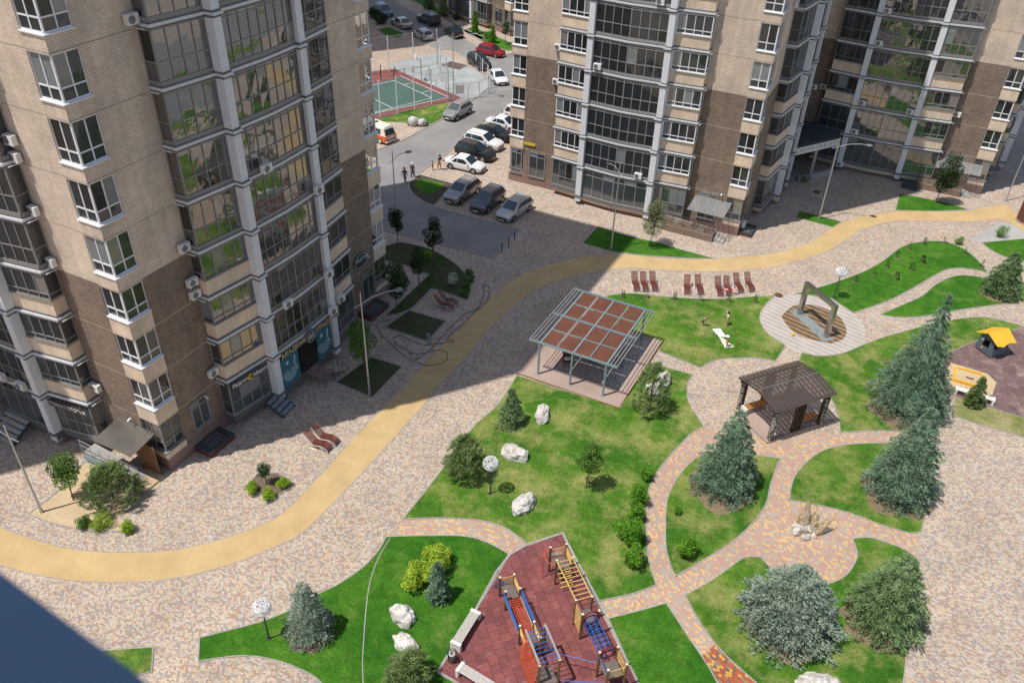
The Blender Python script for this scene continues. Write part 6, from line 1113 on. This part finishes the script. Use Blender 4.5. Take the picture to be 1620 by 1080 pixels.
# ---------------------------------------------------------------- court fence
P_=[(-57.2,73.9),(-55.91,76.53),(-54.98,78.64),(-53.88,80.67),(-53.1,83.23),(-52.01,85.32)]
def post(t,x,y,h,r_=.07): m=MB(); m.tube((x,y,0),(x,y,h),r_,r_,8); m.build('post','white_pvc',t)
def fence(name,label,pts,h,net=True,rail=True):
    o=pts[0]; t=thing(name,label,'fence',(o[0],o[1],0)); loc=[(x-o[0],y-o[1]) for x,y in pts]
    for x,y in loc: post(t,x,y,h)
    for a_,b_ in zip(loc,loc[1:]):
        m=MB(); m.quad([(*a_,.05),(*b_,.05),(*b_,h-.05),(*a_,h-.05)]); m.build('net','net_thin',t)
        if rail:
            for zz in(h-.03,.1): m=MB(); m.bar((*a_,zz),(*b_,zz),.03); m.build('rail','steel',t)
    return t
mesh_net('net_thin',(.35,.37,.38),7,.05)
fence('court_fence','tall net fence along the near edge of the green court',P_,4.3); fence('court_fence','tall net fence along the far edge of the green court',[(-66.1,87.6),(-64.3,90.6),(-62.4,93.6),(-60.6,96.7)],4.6)
fence('court_fence','net fence between the green court and the concrete court',[(-60.6,96.7),(-58.3,93.3),(-56.6,91.0),(-54.5,88.9),(-52.01,85.32)],4.3)
fence('court_railing','low metal railing curving round the concrete court beside the black car',[(-52.01,85.32),(-50.2,86.9),(-49.4,88.3),(-49.2,90.2),(-49.9,92.0),(-51.4,94.2),(-53.2,96.0),(-55.2,97.8),(-57.6,99.4)],2.1)
t=thing('basketball_hoop','basketball hoop at the edge of the green court','basketball hoop',(-58.9,90.0,0),R(-130)); m=MB(); m.tube((0,0,0),(0,0,2.7),.06); m.path([(0,0,2.6),(.7,0,2.9)],.04); m.build('pole','steel',t); m=MB(); m.box(.7,.75,-.55,.55,2.6,3.3); m.build('backboard','white_paint',t); m=MB(); m.path([(.99+.23*math.cos(a*PI/6),.23*math.sin(a*PI/6),2.75) for a in range(13)],.02); m.build('rim','red_metal',t)
t=thing('football_goal','blue grey goal frame beside the hoop','goal',(-57.3,89.6,0),R(-55)); m=MB(); m.path([(-1,0,0),(-1,0,1.9),(1,0,1.9),(1,0,0)],.04); m.path([(-1,0,1.9),(-1,-.8,0)],.03); m.path([(1,0,1.9),(1,-.8,0)],.03); m.build('frame','pergola_steel',t)
t=thing('notice_board','tall framed panel at the court gate','notice board',(-50.9,86.2,0),R(35)); m=MB()
for X in(-.5,.5): m.box(X-.03,X+.03,-.03,.03,0,2.1)
m.box(-.5,.5,-.03,.03,2.06,2.1); m.build('frame','steel',t); m=MB(); m.box(-.45,.45,-.01,.01,.9,1.9); m.build('panel','fabric_grey',t)
for i,(x,y) in enumerate(((-63.3,87.3),(-64.0,88.2),(-62.3,88.7),(-63.2,90.3),(-61.7,90.3),(-61.2,91.6))):
    m=MB(); m.tube((0,0,0),(0,0,1.0+(i==0)*1.0),.05,.05,8); o=m.build('workout_post','dark_metal'); o.location=(x,y,.02); tag(o,'dark steel workout post on the small red pad of the court','workout post','workout posts')
for i,(x,y) in enumerate(((-28.94,55.88),(-28.87,56.99),(-28.92,58.23))):
    m=MB(); m.tube((0,0,0),(0,0,.95),.045,.045,10); m.lathe([(.06,.9),(.06,.96),(0,.99)],n=10); o=m.build('bollard','dark_metal'); o.location=(x,y,0); tag(o,['dark bollard nearest the running track','middle dark bollard of three','dark bollard nearest the silver estate car'][i],'bollard','bollards at the end of the road')
# ---------------------------------------------------------------- small things
for k,l in(('cable','black cable looping across the track and the shaded paving'),('cable2','second black cable coiled beside the shaded square beds')):
    m=MB(); p=smooth(G[k],False); m.path([(x,y,.03) for x,y in p],.018,5); tag(m.build('cable','black_rubber'),l,'cable')
for i,(x,y,l) in enumerate(((-3.75,62.9,'round brown manhole cover on the edge of the striped plaza'),(-6.2,61.1,'round brown manhole cover on the pavers right of the loungers'),(-36.6,65.9,'pale round manhole cover in the lawn of the round bed'),(-9.5,84.9,'brown manhole cover on the shaded paving near the gateway'),(-7.3,82.6,'brown manhole cover on the shaded paving, farther from the gateway'),(-50.7,80.6,'small brown drain cover on the road by the lone grey car'))):
    o=manhole(x,y,.36,.03 if i==2 else .014); tag(o,l,'manhole cover')
t=thing('standpipe','grey metal standpipe in the shaded square bed','standpipe',(-27.3,41.45,.02)); m=MB()
for X in(-.1,.1): m.tube((X,0,0),(X,0,.8),.05,.05,8)
m.tube((-.1,0,.8),(.1,0,.8),.05,.05,8); m.build('pipe','pergola_steel',t)
t=thing('cylinder_kiosk','dark red round kiosk cut off by the right edge','kiosk',(12.1,86.6,0)); m=MB(); m.lathe([(1.3,0),(1.3,2.2),(1.2,2.3),(0,2.35)],n=32); m.build('body','brown_red',t,smooth=False); m=MB(); m.lathe([(1.36,0),(1.36,.15),(1.3,.16)],n=32); m.build('base','kerb_concrete',t)
tag(sheet('concrete_patch',[(7.0,79.5),(12.5,80.3),(13,84.5),(9.6,85.2)],.004,'concrete'))
t=thing('signpost','yellow road sign on a thin pole at the top left road','road sign',(-83.3,110.2,0)); m=MB(); m.tube((0,0,0),(0,0,2.3),.03); m.build('pole','steel',t); m=MB(); m.box(-.3,.3,-.02,.02,2.0,2.5); m.build('plate','yellow_sign',t)
for i,(x,y,z,n_,l) in enumerate(((-33.7,27.6-1.3,3.3,'E','small white camera on the shaded wall left of the market sign'),(-33.7,43.1,4.7,'E','small white camera beside the oval sign'),(-35.9,22.83,3.3,'S','small white camera on the sunlit brown wall at the corner'),(-13.9,69.3,3.7,'S','small white camera above the clear canopy'),(-33.9,69.3,4.3,'S','small white camera beside the yellow street plate'))):
    t=thing('security_camera',l,'camera',(x,y,z),PI/2 if n_=='E' else 0); m=MB(); m.tube((0,0,0),(0,-.15,0),.02); m.build('bracket','steel',t); m=MB(); m.tube((0,-.1,.04),(0,-.36,-.02),.06,.06,8); m.build('housing','white_pvc',t)

def bare(x,y,r_,sd_):
    rnd=random.Random(sd_); sheet('bare_earth',[(x+math.cos(a*PI/9)*r_*rnd.uniform(.8,1.15),y+math.sin(a*PI/9)*r_*rnd.uniform(.8,1.15)) for a in range(18)],.036,'soil_lawn')
speck('soil_lawn',(.15,.11,.06),(.26,.2,.12),7)
for k,(x,y,r_) in enumerate(((-4.3,37.4,1.85),(5.4,32.0,1.75),(5.1,42.0,1.95),(1.35,29.8,2.1),(-19.4,17.7,.95),(4.6,50.8,2.4),(9.8,70.4,1.4))): bare(x,y,r_,k)
# ---------------------------------------------------------------- camera, light
cam=bpy.data.objects.new('camera',bpy.data.cameras.new('camera')); C.objects.link(cam); f,th,ro,yaw=1316.2,0.62541,0.03407,-0.45964
cy,sy=math.cos(yaw),math.sin(yaw); fh=Vector((sy,cy,0)); r=Vector((cy,-sy,0)); fw=fh*math.cos(th)+Vector((0,0,-math.sin(th))); u=r.cross(fw)
r2=r*math.cos(ro)+u*math.sin(ro); u2=-r*math.sin(ro)+u*math.cos(ro)
mw=Matrix.Identity(4)
for i in range(3): mw[i][0]=r2[i];mw[i][1]=u2[i];mw[i][2]=-fw[i]
mw[0][3]=0;mw[1][3]=0;mw[2][3]=36.0; cam.matrix_world=mw
cam.data.sensor_width=36; cam.data.sensor_fit='HORIZONTAL'; cam.data.lens=f*36/1620; cam.data.clip_end=1500; cam.data.clip_start=.05
cam.data.dof.use_dof=True; cam.data.dof.focus_distance=52; cam.data.dof.aperture_fstop=2.8
sc=bpy.context.scene; sc.camera=cam
el=R(66); az=R(53.5); sd=Vector((math.cos(az)*math.cos(el),math.sin(az)*math.cos(el),-math.sin(el)))
L=bpy.data.lights.new('sun','SUN'); L.energy=4.4; L.angle=R(.5); L.color=(1,.95,.885); so=bpy.data.objects.new('sun',L); C.objects.link(so); so.rotation_euler=sd.to_track_quat('-Z','Y').to_euler()
w=bpy.data.worlds.new('World'); sc.world=w; w.use_nodes=True; nt=w.node_tree; bg=nt.nodes['Background']; sk=nt.nodes.new('ShaderNodeTexSky'); sk.sky_type='NISHITA'; sk.sun_disc=False; sk.sun_elevation=el; sk.sun_rotation=math.atan2(-sd.x,-sd.y); sk.dust_density=1.0; sk.air_density=1.0
nt.links.new(sk.outputs[0],bg.inputs[0]); bg.inputs[1].default_value=.13
sc.view_settings.view_transform='Standard'; sc.view_settings.look='None'; sc.view_settings.exposure=.0; sc.view_settings.gamma=1
sc.render.engine='CYCLES'; sc.cycles.max_bounces=8; sc.cycles.transparent_max_bounces=16; sc.cycles.caustics_reflective=False
